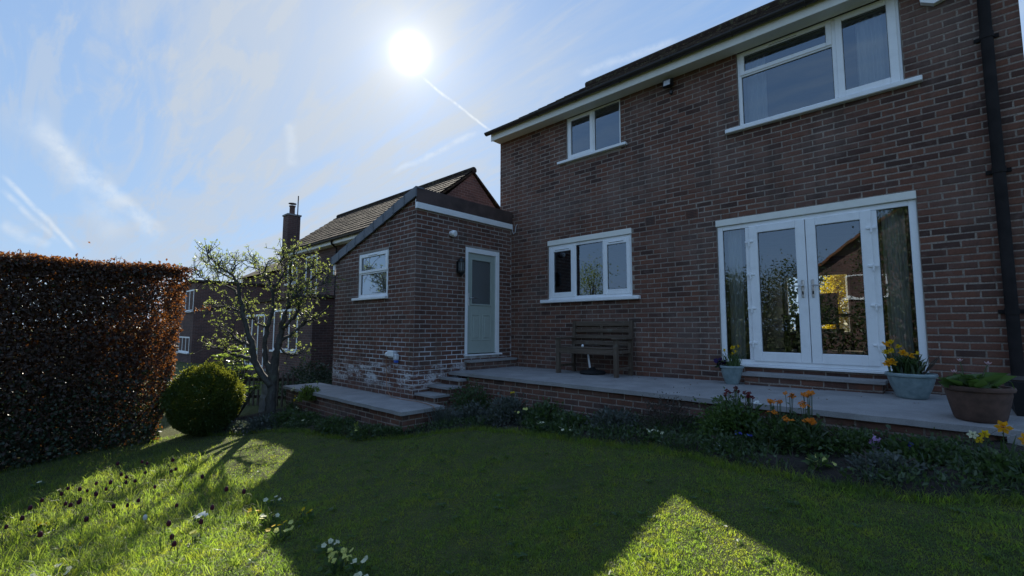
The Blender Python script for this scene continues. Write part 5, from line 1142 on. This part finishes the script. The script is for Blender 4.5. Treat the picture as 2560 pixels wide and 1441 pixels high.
def bell_mesh(mat):
    q = MB(); prof = [(0.004, 0.0), (0.013, -0.006), (0.018, -0.016), (0.0185, -0.028), (0.015, -0.038)]; seg = 8; b = 0
    for r, z in prof:
        for k in range(seg): a = 2*math.pi*k/seg; q.v.append((r*math.cos(a), r*math.sin(a), z-(0.004 if (k % 2 and z < -0.03) else 0)))
    for i in range(len(prof)-1):
        for k in range(seg): q.f.append((i*seg+k, i*seg+(k+1) % seg, (i+1)*seg+(k+1) % seg, (i+1)*seg+k))
    q.f.append(tuple(range(seg))); me = bpy.data.meshes.new('bell'); me.from_pydata(q.v, [], q.f); me.materials.append(m[mat]); return me
BELL = bell_mesh('petal_maroon'); BELLW = bell_mesh('petal_white'); FST = []
for k in range(3):
    q = MB(); q.tube([(0, 0, -0.03), (0.004*k, 0.003, 0.10), (0.006, 0.002-0.004*k, 0.185), (0.016, 0.004, 0.200), (0.026, 0.005, 0.190)], 0.0018, 4, False)
    for j in range(4): q.add([(0, 0, 0.03+0.03*j), (0.035*math.cos(j*2.1), 0.035*math.sin(j*2.1), 0.09+0.03*j), (0.004, 0.003, 0.04+0.03*j)], [(0, 1, 2)])
    me = bpy.data.meshes.new('stem'); me.from_pydata(q.v, [], q.f); me.materials.append(m['stem_green']); FST.append(me)
def fritillary(x, y, label, bell, group=None):
    t = thing('fritillary', (x, y, gh(x, y)), label, 'flower', group); s = random.uniform(0.82, 1.12); a = random.uniform(0, 6.28)
    for nm, me, off in (('stem', random.choice(FST), (0, 0, 0)), ('bell', bell, (0.026, 0.005, 0.192))):
        o = bpy.data.objects.new(nm, me); COL.objects.link(o); o.parent = t; o.scale = (s*1.0, s*1.0, s) if nm == 'stem' else (s*0.82, s*0.82, s*0.98)
        o.rotation_euler = (0, 0, a); o.location = Matrix.Rotation(a, 3, 'Z') @ (Vector(off)*s)
for (x, y) in FR: fritillary(x, y, 'dark purple nodding fritillary in the rough grass near the hedge', BELL, 'fritillaries in the rough grass')
fritillary(1.45, -5.80, 'single white nodding fritillary among the dark ones', BELLW)

# ---- primroses and cowslips in the grass
def gflow(name, label, x, y, kinds, n, h, r=0.07, group=None, s=1.0): flowering(name, label, 'flower', (x, y), kinds, ring(n, r, h*0.7, h), h, 26, ('border_fresh', 0.07, 0.03), False, group, gh(x, y), s)
gflow('primrose', 'yellow primrose pair at the left edge of the rough grass', 0.31, -6.36, ['yellow'], 4, 0.10, 0.05, None, 1.2)
gflow('primrose', 'lone yellow primrose low in the grass towards the corner of the picture', 1.28, -6.22, ['yellow'], 3, 0.08)
gflow('primrose', 'bright yellow primrose clump just inside the sunlit grass edge', 2.09, -5.22, ['yellow'], 6, 0.10)
gflow('primrose', 'pale primrose beside the bright yellow one at the grass edge', 2.33, -5.19, ['cream', 'prim'], 8, 0.10, 0.09)
gflow('primrose', 'lemon primroses strung along the shadow edge of the lawn', 2.66, -5.22, ['prim', 'yellow'], 8, 0.10, 0.10)
gflow('primrose', 'shaded yellow primrose in the dark lawn past the shadow edge', 2.53, -4.98, ['yellow'], 4, 0.09)
gflow('primrose', 'pale primrose in deep shade above the sunlit grass tip', 1.87, -5.01, ['cream'], 5, 0.09)
gflow('primrose', 'small cream primrose above the big lemon clump', 3.24, -5.13, ['cream'], 5, 0.09)
gflow('primrose', 'large rounded lemon primrose clump at the bottom edge of the lawn', 3.49, -5.21, ['prim'], 16, 0.11, 0.085)
gflow('primrose', 'cream primrose just right of the big lemon clump', 3.63, -5.15, ['cream'], 4, 0.09, 0.05)
gflow('primrose', 'cream primrose cut by the bottom edge of the picture', 3.80, -5.23, ['cream'], 5, 0.08, 0.05)
gflow('primrose', 'white primroses among dark fritillaries in mid grass', 1.70, -5.50, ['white'], 7, 0.11, 0.06)
gflow('primrose', 'lone lemon cowslip on a tall stalk in the sunlit rough grass', 2.14, -5.63, ['prim'], 3, 0.13, 0.02, None, 1.3)
gflow('primrose', 'broad patch of cream primroses in the near left corner', 1.77, -6.33, ['cream'], 14, 0.08, 0.12)
gflow('primrose', 'single cream flower in the hedge shadow', -1.60, -6.33, ['cream'], 1, 0.10, 0.01, None, 1.3)
gflow('primrose', 'pale flower at the edge of the hedge shadow', -0.75, -6.2, ['cream'], 2, 0.12, 0.02, None, 1.2)

# ---- border plants along the terrace wall
BP = [('leafy_mound', 'tall dark bushy plant beside the garden steps', (0.93, -1.85), 0.30, 0.52, 1500, 0.045, 'border_leaf'),
      ('leafy_mound', 'low grey-green mound left of the yellow flower', (1.25, -2.12), 0.24, 0.26, 900, 0.05, 'border_grey'),
      ('leafy_mound', 'spreading grey-green mound under the yellow flower', (1.85, -2.0), 0.33, 0.34, 1500, 0.055, 'border_grey'),
      ('leafy_mound', 'dark crinkled mound in front of the bench', (2.45, -1.95), 0.28, 0.30, 1100, 0.055, 'border_leaf'),
      ('leafy_mound', 'flat green mound below the right bench leg', (2.95, -2.05), 0.26, 0.22, 800, 0.05, 'border_leaf'),
      ('leafy_mound', 'grey-green mound between bench and heather', (3.45, -1.95), 0.27, 0.26, 1000, 0.05, 'border_grey'),
      ('leafy_mound', 'bare twiggy heather bush at mid border', (4.02, -1.90), 0.28, 0.42, 1700, 0.022, 'heather_leaf'),
      ('leafy_mound', 'green feathery mound under the crimson wallflowers', (4.68, -1.98), 0.27, 0.46, 2000, 0.04, 'border_fresh'),
      ('leafy_mound', 'dark leafy mound under the orange wallflowers', (5.17, -2.05), 0.28, 0.31, 1500, 0.045, 'border_leaf'),
      ('leafy_mound', 'dark low mound right of the orange wallflowers', (5.60, -1.98), 0.25, 0.21, 1000, 0.045, 'border_leaf'),
      ('leafy_mound', 'dark mound below the terracotta pot', (6.05, -2.0), 0.25, 0.18, 1000, 0.05, 'border_leaf'),
      ('leafy_mound', 'green mound at the near right end of the border', (6.42, -2.2), 0.22, 0.16, 800, 0.045, 'border_leaf'),
      ('leafy_mound', 'low edging mound beside the blue forget-me-nots', (4.78, -2.32), 0.18, 0.14, 700, 0.035, 'border_leaf'),
      ('leafy_mound', 'straggly edging plant below the lilac hyacinth', (5.85, -2.42), 0.22, 0.15, 700, 0.04, 'border_grey'),
      ('leafy_mound', 'fresh green tuft growing beside the left end of the landing', (-2.05, -3.05, -0.52), 0.17, 0.30, 650, 0.045, 'shrub_leaf'),
      ('leafy_mound', 'pale leafy plant below the middle of the landing', (-1.5, -3.3), 0.22, 0.24, 800, 0.05, 'border_leaf'),
      ('leafy_mound', 'dark spreading plant at the foot of the landing wall', (-0.55, -3.22), 0.28, 0.22, 1000, 0.05, 'border_leaf'),
      ('leafy_mound', 'dark plant under the near corner of the landing', (0.25, -3.15), 0.24, 0.18, 800, 0.045, 'border_leaf'),
      ('leafy_mound', 'low green mat of leaves at the foot of the tree', (-2.2, -3.75), 0.34, 0.20, 1400, 0.05, 'border_grey'),
      ('leafy_mound', 'leafy clump between tree and landing', (-2.05, -3.42), 0.26, 0.26, 1000, 0.045, 'border_leaf')]
for (nm, lab, c, r, h, n, sz, mt) in BP: mound(nm, lab, 'plant', c, r, h, int(n*1.5), sz, mt, 'leafy plants in the border')
# loose ground cover between the named plants
xs = rng.uniform(-2.6, 7.2, 15000); y1 = edge_y(xs); y0 = wall_y(xs)-0.06; ys = y0+(y1-y0)*rng.uniform(0, 1.02, len(xs)); Pg = np.stack([xs, ys, np.array([gh(a, b) for a, b in zip(xs, ys)])+0.02], 1)
kp = vnoise(Pg, 2.2, 31) > -0.35; Pg = Pg[kp]; V, T = leaf_geo(Pg+np.array([0, 0, 1])*rng.uniform(0, 0.10, (len(Pg), 1)), unit(rand_dirs(len(Pg), 0.9)), rng.uniform(0.025, 0.06, len(Pg)), 0.02, 0.12)
V2, T2 = blade_geo(Pg[::3], hdirs(len(Pg[::3])), rng.uniform(0.05, 0.19, len(Pg[::3])), 0.007, rng.uniform(0.2, 1.0, len(Pg[::3])), 0.8); V, T = merge([(V, T), (V2, T2)])
tag(leaf_obj('undergrowth', V, T, 'border_leaf'), 'mixed low leaves and grassy tufts covering the border soil', 'plants', kind='stuff')
nst = 240; Pn = np.stack([rng.uniform(-2, 6.9, nst), np.zeros(nst), np.zeros(nst)], 1); Pn[:, 1] = wall_y(Pn[:, 0])-0.08+(edge_y(Pn[:, 0])-wall_y(Pn[:, 0]))*rng.uniform(0.1, 1, nst); Pn[:, 2] = [gh(a, b)+0.03 for a, b in Pn[:, :2]]
q = MB()
for p in Pn: d = unit(rng.normal(size=3)+np.array([0, 0, 0.8])); q.tube([tuple(p), tuple(p+d*0.09+rng.normal(0, .01, 3)), tuple(p+d*rng.uniform(0.12, 0.30))], [0.0025, 0.002, 0.001], 4, False)
tag(q.build('dead_stems_undergrowth', m['stem_brown']), 'thin dry stalks standing among the border plants', 'plants', kind='stuff')

t = thing('arching_grass', (1.0, -2.42, bedz(1.0, -2.42)), 'arching clump of long grassy leaves at the foot of the steps', 'plant'); clump(t, (1.0, -2.42), bedz(1.0, -2.42), 220, 0.22, 0.36, 0.009, 'border_grey', (0.4, 1.1))
flowering('wallflower', 'crimson wallflower standing tallest in the border', 'flower', (4.72, -1.95), ['crimson'], [(-0.05+random.uniform(-.04, .04), random.uniform(-.03, .03), 0.40+random.uniform(-.03, .03)) for _ in range(8)]+[(0.02+random.uniform(-.03, .03), random.uniform(-.03, .03), 0.46+random.uniform(-.03, .02)) for _ in range(9)], 0.4, 120, ('border_fresh', 0.28, 0.014))
flowering('wallflower', 'crimson wallflower just right of the tallest one', 'flower', (4.86, -1.98), ['crimson'], [(random.uniform(-.035, .035), random.uniform(-.03, .03), 0.41+random.uniform(-.03, .03)) for _ in range(10)], 0.4, 70, ('border_fresh', 0.25, 0.014))
flowering('pansy', 'white flower beside the crimson wallflowers', 'flower', (4.93, -2.0), ['white'], [(0, 0, 0.35), (0.015, 0.0, 0.335), (-0.01, -0.012, 0.34)], 0.35, 20, ('border_fresh', 0.12, 0.014), s=1.25)
for (x, y, z, n, lab) in ((5.08, -2.0, 0.36, 8, 'orange wallflower head nearest the white flower'), (5.18, -1.95, 0.41, 5, 'yellow-orange wallflower head at the terrace edge'), (5.31, -1.95, 0.43, 7, 'upright orange wallflower at the far right of its group'), (5.30, -2.0, 0.36, 6, 'reddish orange wallflower below the upright one'), (5.06, -2.05, 0.27, 4, 'small low orange wallflower on the group\'s inner side'), (5.20, -2.12, 0.25, 4, 'tiny low orange wallflower in the group\'s middle'), (5.36, -2.12, 0.25, 7, 'lowest orange wallflower nearest the lawn')):
    flowering('wallflower', lab, 'flower', (x, y), ['orange'], [(random.uniform(-.038, .038), random.uniform(-.03, .03), z+random.uniform(-.018, .018)) for _ in range(n)], z, 60, ('border_leaf', 0.2, 0.013), s=1.35, group='orange wallflowers')
flowering('primrose', 'pale primrose clump at the lawn edge below the heather', 'flower', (4.05, -2.24), ['cream'], ring(6, 0.09, 0.07, 0.11), 0.1, 60, ('border_fresh', 0.08, 0.03))
flowering('forget_me_not', 'blue forget-me-nots below the orange wallflowers', 'flower', (4.86, -2.14), ['blue', 'violet'], ring(18, 0.14, 0.06, 0.13), 0.1, 60, ('border_leaf', 0.08, 0.018))
flowering('forget_me_not', 'tiny white flowers at the lawn edge left of the blue ones', 'flower', (4.70, -2.36), ['forget'], ring(9, 0.06, 0.03, 0.06), 0.06, 40, ('border_leaf', 0.05, 0.018))
flowering('primrose', 'lemon primroses at the lawn edge below the terracotta pot side', 'flower', (5.48, -2.50), ['prim'], ring(6, 0.09, 0.05, 0.08), 0.08, 60, ('border_fresh', 0.09, 0.03))
flowering('hyacinth', 'lilac hyacinth leaning over the border edge', 'flower', (5.77, -2.08), ['lilac'], [(random.uniform(-.03, .03), random.uniform(-.03, .03), 0.05+0.006*k) for k in range(18)], 0.2, 26, ('border_fresh', 0.16, 0.015), True)
flowering('grape_hyacinth', 'slender blue grape hyacinth right of the lilac hyacinth', 'flower', (5.98, -2.10), ['violet'], [(random.uniform(-.012, .012), random.uniform(-.012, .012), 0.04+0.005*k) for k in range(18)], 0.14, 22, ('border_leaf', 0.15, 0.008), True, s=0.8)
flowering('daffodil', 'big golden daffodil at the right end of the border', 'flower', (6.455, -2.0), ['gold'], [(0.0, 0, 0.24)], 0.24, 24, ('border_leaf', 0.22, 0.014), True, s=1.15, faceup=(-0.1, -1, 0.25))
flowering('daffodil', 'paler pair of daffodils left of the big golden one', 'flower', (6.335, -2.0), ['daff', 'daffpale'], [(0.0, 0, 0.15), (-0.03, 0, 0.18), (0.03, 0.02, 0.19)], 0.2, 26, ('border_leaf', 0.20, 0.012), True, s=0.9, faceup=(-0.1, -1, 0.35))
flowering('daffodil', 'golden daffodils cut by the right edge of the picture', 'flower', (6.55, -2.1), ['gold'], [(0.0, 0, 0.19), (0.02, 0.01, 0.15), (0.03, 0, 0.11)], 0.2, 26, ('border_leaf', 0.20, 0.012), True, s=1.0, faceup=(-0.1, -1, 0.3))
flowering('daffodil', 'single yellow flower in front of the bench', 'flower', (1.62, -1.70), ['yellow'], ring(5, 0.03, 0.29, 0.33), 0.3, 26, ('border_leaf', 0.25, 0.012), True, s=1.15)
flowering('primrose', 'pale primroses at the lawn edge in front of the bench', 'flower', (2.62, -2.28), ['cream'], ring(5, 0.06, 0.07, 0.10), 0.1, 40, ('border_fresh', 0.07, 0.03))
flowering('primrose', 'cream primroses right of those before the bench', 'flower', (3.05, -2.32), ['cream'], ring(4, 0.09, 0.06, 0.09), 0.1, 40, ('border_fresh', 0.07, 0.03))
flowering('primrose', 'tiny yellow primroses among the grey-green mounds', 'flower', (2.2, -2.15), ['prim'], ring(4, 0.16, 0.16, 0.22), 0.2, 40, ('border_grey', 0.07, 0.03))
flowering('daffodil', 'white and yellow daffodils beside the far end of the landing', 'flower', (-2.55, -3.05), ['daffpale', 'daff'], [(-0.03, 0, 0.33), (0.04, 0, 0.30), (0.02, -.03, 0.27)], 0.3, 40, ('border_leaf', 0.30, 0.012), True)
flowering('daffodil', 'small white daffodil low beside the landing wall', 'flower', (-2.15, -3.20), ['daffpale'], [(0, 0, 0.19), (0.02, 0.02, 0.17)], 0.2, 30, ('border_leaf', 0.22, 0.012), True)
flowering('primrose', 'white primroses below the middle of the landing', 'flower', (-1.25, -3.42), ['cream'], ring(5, 0.10, 0.06, 0.12), 0.1, 50, ('border_leaf', 0.08, 0.03))
flowering('pale_leaf_plant', 'small plant with pale yellow-green leaves at the lawn edge under the landing corner', 'plant', (0.12, -3.30), ['prim'], [(0, 0, 0.12), (0.03, 0, 0.10), (-0.02, 0, 0.06)], 0.1, 10, ('spring_leaf', 0.16, 0.03), False, s=1.2)
flowering('daffodil', 'white flower hanging by the tree trunk', 'flower', (-2.75, -3.05), ['daffpale'], [(0, 0, 0.42), (0.03, 0.02, 0.46)], 0.4, 30, ('border_leaf', 0.36, 0.012), True)

# ---- pots on the terrace
def round_pot(name, label, x, y, r, h, mat, base=0.5):
    z = float(pz(x, y)); t = thing(name, (x, y, z), label, 'plant pot'); q = MB()
    q.lathe((x, y, z), [(r*base, 0.0), (r*(base+.05), 0.012), (r*(base+.08), 0.03), (r*(0.42*base+0.58), h*0.42), (r*(0.15*base+0.86), h*0.75), (r*0.96, h*0.86), (r*1.05, h*0.88), (r*1.07, h*0.94), (r*1.04, h), (r*0.94, h), (r*0.92, h*0.90)], 32); q.build('body', m[mat], t, smooth='auto')
    q = MB(); q.lathe((x, y, z+h*0.88), [(r*0.915, 0), (r*0.6, 0.012), (0.01, 0.02)], 20); q.build('compost', m['soil_dark'], t); return t, z+h*0.9
_, zc = round_pot('glazed_pot', 'small blue-green glazed pot left of the french doors', 4.18, -0.30, 0.135, 0.235, 'glazed_pot', 0.55)
flowering('daffodil', 'yellow daffodils growing in the small glazed pot', 'flower', (4.20, -0.30), ['daff'], [(-0.10, 0.0, 0.20), (0.0, 0.02, 0.25), (0.05, -.02, 0.20), (0.07, 0.03, 0.26), (0.02, -.05, 0.17)], 0.25, 60, ('border_fresh', 0.24, 0.014), True, z=zc, s=1.15)
flowering('pansy', 'dark purple pansies spilling over the small glazed pot', 'flower', (4.07, -0.33), ['pansy'], [(random.uniform(-.09, .04), random.uniform(-.05, .03), random.uniform(0.0, 0.11)) for _ in range(20)], 0.1, 50, ('border_leaf', 0.07, 0.025), z=zc)
_, zc = round_pot('glazed_pot', 'larger blue-green glazed pot right of the french doors', 5.93, -0.42, 0.195, 0.25, 'glazed_pot', 0.58)
flowering('daffodil', 'yellow daffodils and strap leaves filling the larger glazed pot', 'flower', (5.90, -0.42), ['daff', 'gold'], [(-0.15, -.03, 0.30), (-0.10, 0, 0.33), (-0.16, 0.02, 0.22), (-0.11, -0.03, 0.24), (-0.02, 0.0, 0.22), (0.04, -.04, 0.19), (0.09, 0, 0.21), (-0.14, -0.08, 0.11), (-0.11, -0.09, 0.13), (-0.05, 0.04, 0.28)], 0.3, 300, ('border_leaf', 0.25, 0.022), True, z=zc, s=1.1)
q = MB()
for k in range(7): a = random.uniform(-0.6, 0.9); q.tube([(6.02, -0.42, zc), (6.05+0.1*math.sin(a), -0.44, zc+0.12), (6.04+0.16*math.sin(a+0.3), -0.42+random.uniform(-.05, .05), zc+random.uniform(0.16, 0.24))], [0.005, 0.004, 0.002], 5)
tag(q.build('bare_twigs', m['stem_brown'], base=(6.02, -0.42, zc)), 'bare brown twigs sticking up from the larger glazed pot', 'twigs')
t, zc = round_pot('terracotta_pot', 'wide old terracotta pot at the front corner of the terrace', 6.37, -1.33, 0.20, 0.27, 'terracotta', 0.70)
t = thing('tulip_plant', (6.34, -1.34, zc), 'tulips with broad green leaves growing in the terracotta pot', 'plant')
P = np.array([6.34, -1.36, zc])+rng.normal(0, 0.05, (26, 3))*np.array([1.2, 1, 0.1]); D = unit(hdirs(26)+np.array([-0.2, -0.2, 1.1])); V, T = leaf_geo(P, D, rng.uniform(0.17, 0.31, 26), 0.085, 0.16, 0.30); o = leaf_obj('leaves', V, T, 'border_fresh', t); o['kind'] = 'stuff'
st_ = []
for (dx, dy, hh) in ((-0.06, 0.0, 0.22), (0.10, 0.02, 0.20), (-0.10, -0.05, 0.13)): st_.append(((6.34+dx*0.3, -1.34+dy*0.3, zc), (6.34+dx, -1.34+dy, zc+hh))); add_flower(t, 'pink', (6.34+dx, -1.34+dy, zc+hh-0.01), (0.05, -0.1, 1), 0.8)
stems(t, st_, 'stem_green', 0.004); clump(t, (6.36, -1.33), zc, 30, 0.2, 0.16, 0.012, 'border_leaf', (0.3, 1.0))
q = MB(); q.add([(6.60, -0.95, 0.0), (6.95, -0.95, 0.0), (6.95, -0.5, 0.0), (6.60, -0.5, 0.0), (6.56, -1.0, 0.30), (7.0, -1.0, 0.30), (7.0, -0.45, 0.30), (6.56, -0.45, 0.30)], [(3, 2, 1, 0), (4, 5, 6, 7), (0, 1, 5, 4), (1, 2, 6, 5), (2, 3, 7, 6), (3, 0, 4, 7)])
dp = thing('black_planter', (6.78, -0.75, 0.05), 'square black planter by the soil pipe at the house corner', 'planter'); q.build('box', m['rubber_black'], dp); MB().box(6.59, 6.97, -0.97, -0.48, 0.301, 0.315).build('compost', m['soil_dark'], dp)
q = MB(); q.add([(6.50, -1.52, -0.30), (6.66, -1.60, -0.30), (6.70, -1.42, -0.30), (6.53, -1.36, -0.30), (6.49, -1.50, -0.06), (6.63, -1.57, 0.04), (6.68, -1.44, 0.05), (6.54, -1.37, 0.02)], [(3, 2, 1, 0), (4, 5, 6, 7), (0, 1, 5, 4), (1, 2, 6, 5), (2, 3, 7, 6), (3, 0, 4, 7)])
q.v = [(x, y-0.12, z) for x, y, z in q.v]; tag(q.build('rough_stone', m['stone_grey'], base=(6.6, -1.6, -0.3)), 'rough grey stone at the right end of the terrace wall', 'stone')

# ================================================================== grass
def lawn_points(n, x0, x1, y0, y1, k, dmin=1.2):
    x = rng.uniform(x0, x1, n); y = rng.uniform(y0, y1, n); d2 = np.maximum((x-CAM[0])**2+(y-CAM[1])**2+1.6, dmin)
    keep = (rng.random(n) < k/d2) & (y < edge_y(np.clip(x, -3.4, 7.4))+0.05) & (x > -3.2)
    return np.stack([x[keep], y[keep], gz(x[keep], y[keep])+bumps(x[keep], y[keep])-0.004], 1)
P = lawn_points(2300000, -3.2, 8.0, -9.0, -2.2, 5.2)
rough = 1/(1+np.exp(((P[:, 0]-2.2)+0.9*(P[:, 1]+5.2)+0.35*vnoise(P, 1.2, 41))/0.25))   # left part is left to grow
rough *= (P[:, 1] < -4.9+0.2*vnoise(P, 1.5, 42))
pat = vnoise(P, 3.2, 43); H = rng.uniform(0.016, 0.034, len(P))*(1+0.4*pat)*(0.75+0.5*(vnoise(P, 11.0, 47) > 0.15))+rough*np.clip(rng.normal(0.035, 0.035, len(P)), 0, 0.13)*(0.7+0.6*(vnoise(P, 4.0, 44) > 0.1))
# long fringe where the mower misses along the border, and flat weed rosettes in the turf
xe = rng.uniform(-3.0, 7.2, 9000); ye = edge_y(xe)+rng.normal(-0.03, 0.045, len(xe)); Pe = np.stack([xe, ye, gz(xe, ye)+bumps(xe, ye)], 1); P = np.concatenate([P, Pe]); H = np.concatenate([H, rng.uniform(0.03, 0.10, len(Pe))])
V, T = blade_geo(P, hdirs(len(P)), H, 0.0028+0.0016*rng.random(len(P)), rng.uniform(0.3, 1.5, len(P)), 0.7)
print('grass blades', len(P))
tag(leaf_obj('grass', V, T, 'grass_blade'), 'mown lawn grass running to longer grass near the hedge', 'grass', kind='stuff')
wx = rng.uniform(-1.5, 7.0, 260); wy = rng.uniform(-6.8, -2.9, 260); kpw = wy < edge_y(wx)-0.1; wx, wy = wx[kpw], wy[kpw]; Pw, Dw = [], []
for a_, b_ in zip(wx, wy):
    k = int(rng.integers(5, 11)); Pw.append(np.repeat(np.array([[a_, b_, gh(a_, b_)+0.016]]), k, 0)); Dw.append(unit(hdirs(k)+np.array([0, 0, 0.22])))
Pw, Dw = np.concatenate(Pw), np.concatenate(Dw); V, T = leaf_geo(Pw, Dw, rng.uniform(0.02, 0.055, len(Pw)), 0.016, 0.06, 0.12); tag(leaf_obj('lawn_weeds', V, T, 'border_fresh'), 'small flat weed rosettes scattered in the lawn', 'weeds', kind='stuff')
tuft = [(rng.uniform(-1.4, 2.9), rng.uniform(-6.9, -5.0)) for _ in range(150)]; parts = []
for (x, y) in tuft:
    if x-2.2+0.9*(y+5.2) > 0.3: continue
    n = int(rng.integers(10, 26)); Pt = np.array([x, y, gh(x, y)])+np.concatenate([rng.normal(0, 0.022, (n, 2)), np.zeros((n, 1))], 1); parts.append(blade_geo(Pt, hdirs(n), rng.uniform(0.06, 0.19, n), 0.006, rng.uniform(0.2, 1.0, n), 0.8))
V, T = merge(parts); tag(leaf_obj('meadow_grass', V, T, 'meadow_blade'), 'tufts of long grass among the fritillaries', 'grass', kind='stuff')

# ================================================================== beyond the house and behind the viewer (seen through or mirrored in the glass)
def crown_tree(name, label, cat, x, y, h, r, n, size, mat, trunk=0.12, z0=None, low=0.25):
    zb = gh(x, y) if z0 is None else z0; t = thing(name, (x, y, zb), label, cat, None); q = MB(); cl = []
    q.tube([(x, y, zb-0.1), (x+0.05, y, zb+h*0.3), (x-0.05, y+0.05, zb+h*0.6), (x, y, zb+h*0.92)], [trunk, trunk*0.8, trunk*0.45, 0.02], 8)
    for k in range(26):
        a = rng.uniform(0, 6.28); zz = rng.uniform(low, 0.97); rr0 = r*(1-0.75*abs(zz-0.5)**1.3*1.6)*rng.uniform(0.35, 1.0); p = np.array([x+rr0*math.cos(a), y+rr0*math.sin(a), zb+h*zz]); cl.append(p)
        q.tube([(x, y, zb+h*zz*0.6), tuple((p+np.array([x, y, zb+h*zz*0.8]))/2), tuple(p)], [trunk*0.28, trunk*0.16, 0.01], 5, False)
    cl = np.array(cl); q.build('trunk', m['bark'], t)
    P = cl[rng.integers(0, len(cl), n)]+rng.normal(0, 1, (n, 3))*np.array([r*0.26, r*0.26, h*0.075]); L = rng.uniform(size*0.6, size*1.3, n); V, T = leaf_geo(P, rand_dirs(n), L, L*0.6, 0.12); o = leaf_obj('crown', V, T, mat, t); o['kind'] = 'stuff'
crown_tree('forsythia', 'yellow forsythia in full bloom in the front garden seen through the doors', 'shrub', 4.08, 9.3, 2.4, 0.52, 9000, 0.07, 'forsythia_leaf', 0.04, -0.1, 0.2)
crown_tree('blossom_shrub', 'cream blossoming shrub in the front garden seen through the doors', 'shrub', 4.62, 8.7, 1.45, 0.42, 1300, 0.10, 'blossom_leaf', 0.03, -0.1, 0.2)
fhg = thing('front_hedge', (4, 13, -0.3), 'dark hedge across the front garden seen faintly through the doors', 'hedge'); n = 9000
P = np.stack([rng.uniform(-1, 9, n), 13+rng.normal(0, 0.4, n), rng.uniform(-0.5, 3.6, n)], 1); V, T = leaf_geo(P, rand_dirs(n), rng.uniform(0.14, 0.24, n), 0.13, 0.12); o = leaf_obj('foliage', V, T, 'ivy_leaf', fhg); o['kind'] = 'stuff'
q = MB()
for i in range(10): q.tube([(-0.5+i, 13, -0.5), (-0.4+i, 13.05, 1.5), (-0.5+i, 13, 3.3)], [0.06, 0.05, 0.01], 5)
q.build('stems', m['bark'], fhg)
for (x, y, h, r, n, mt, lab) in ((-12.5, -15, 6.0, 2.0, 4500, 'dark_tree_leaf', 'tall tree behind the viewer, farthest along past the hedge'), (-8.2, -15.5, 5.8, 1.6, 2200, 'spring_leaf', 'thin-leaved tree behind the viewer mirrored in the kitchen window'), (-4.5, -16, 4.6, 2.0, 4500, 'dark_tree_leaf', 'broad tree behind the viewer left of centre'), (-1.2, -16, 4.9, 1.6, 4000, 'dark_tree_leaf', 'dark tree behind the viewer mirrored in the left side light'), (1.4, -16.5, 4.7, 1.9, 5000, 'dark_tree_leaf', 'dark round tree behind the viewer mirrored in the left door'), (5.3, -14.5, 6.4, 1.5, 3200, 'dark_tree_leaf', 'tall green tree behind the viewer mirrored in the right side light'), (8.3, -14, 6.0, 1.9, 4500, 'dark_tree_leaf', 'dark tree behind the viewer at the right boundary')):
    crown_tree('background_tree', lab, 'tree', x, y, h, r, int(n*2.6), 0.095, mt)
bh = thing('boundary_hedge', (-2, -15, -1.4), 'long dark boundary hedge behind the viewer', 'hedge'); n = 26000
P = np.stack([rng.uniform(-16, 11, n), -14.6+rng.normal(0, 0.35, n), rng.uniform(-1.45, 1.6, n)], 1); P[:, 2] += 0.25*vnoise(P, 0.9, 51)*(P[:, 2] > 1); L = rng.uniform(0.10, 0.18, n); V, T = leaf_geo(P, rand_dirs(n), L, L*0.65, 0.12); o = leaf_obj('foliage', V, T, 'dark_tree_leaf', bh); o['kind'] = 'stuff'
q = MB()
for i in range(28): q.tube([(-15.8+i*0.97, -14.6, -1.6), (-15.7+i*0.97, -14.55, 0.2), (-15.8+i*0.97, -14.6, 1.4)], [0.05, 0.04, 0.01], 5)
q.build('stems', m['bark'], bh)
rh = thing('rear_house', (5.5, -27, -1.5), 'brick house with orange tiled gable behind the viewer, mirrored in the doors', 'house')
w = MB(); w.box(1.2, 10.0, -32, -24, -1.6, 4.2); w.prism([(1.2, 4.201), (10.0, 4.201), (5.6, 7.4)], 1, -31.98, -24.02); w.build('wall', m['far_brick'], rh)
w = MB(); w.prism([(0.9, 4.0), (5.6, 7.42), (10.3, 4.0), (10.3, 4.15), (5.6, 7.6), (0.9, 4.15)], 1, -32.2, -23.8); w.build('roof', m['roof_orange'], rh)
simple_window(rh, (4.2, -24.0, 2.4), (-1, 0, 0), (0, 1, 0), 1.8, 1.2, 2); simple_window(rh, (8.6, -24.0, 2.4), (-1, 0, 0), (0, 1, 0), 1.8, 1.2, 2)

# a few dry leaves blown onto the terrace
n = 90; P = np.stack([rng.uniform(0.3, 6.8, n), -rng.beta(1.2, 2.5, n)*1.5-0.03, np.zeros(n)], 1); P[:, 2] = pz(P[:, 0], P[:, 1])+0.004
D = unit(hdirs(n)+np.array([0, 0, 0.08])); V, T = leaf_geo(P, D, rng.uniform(0.012, 0.035, n), 0.014, 0.10); V[:, 2] = np.maximum(V[:, 2], np.repeat(P[:, 2], 4)); tag(leaf_obj('fallen_leaves', V, T, 'copper_leaf'), 'few dry leaves blown along the terrace', 'leaves', kind='stuff')
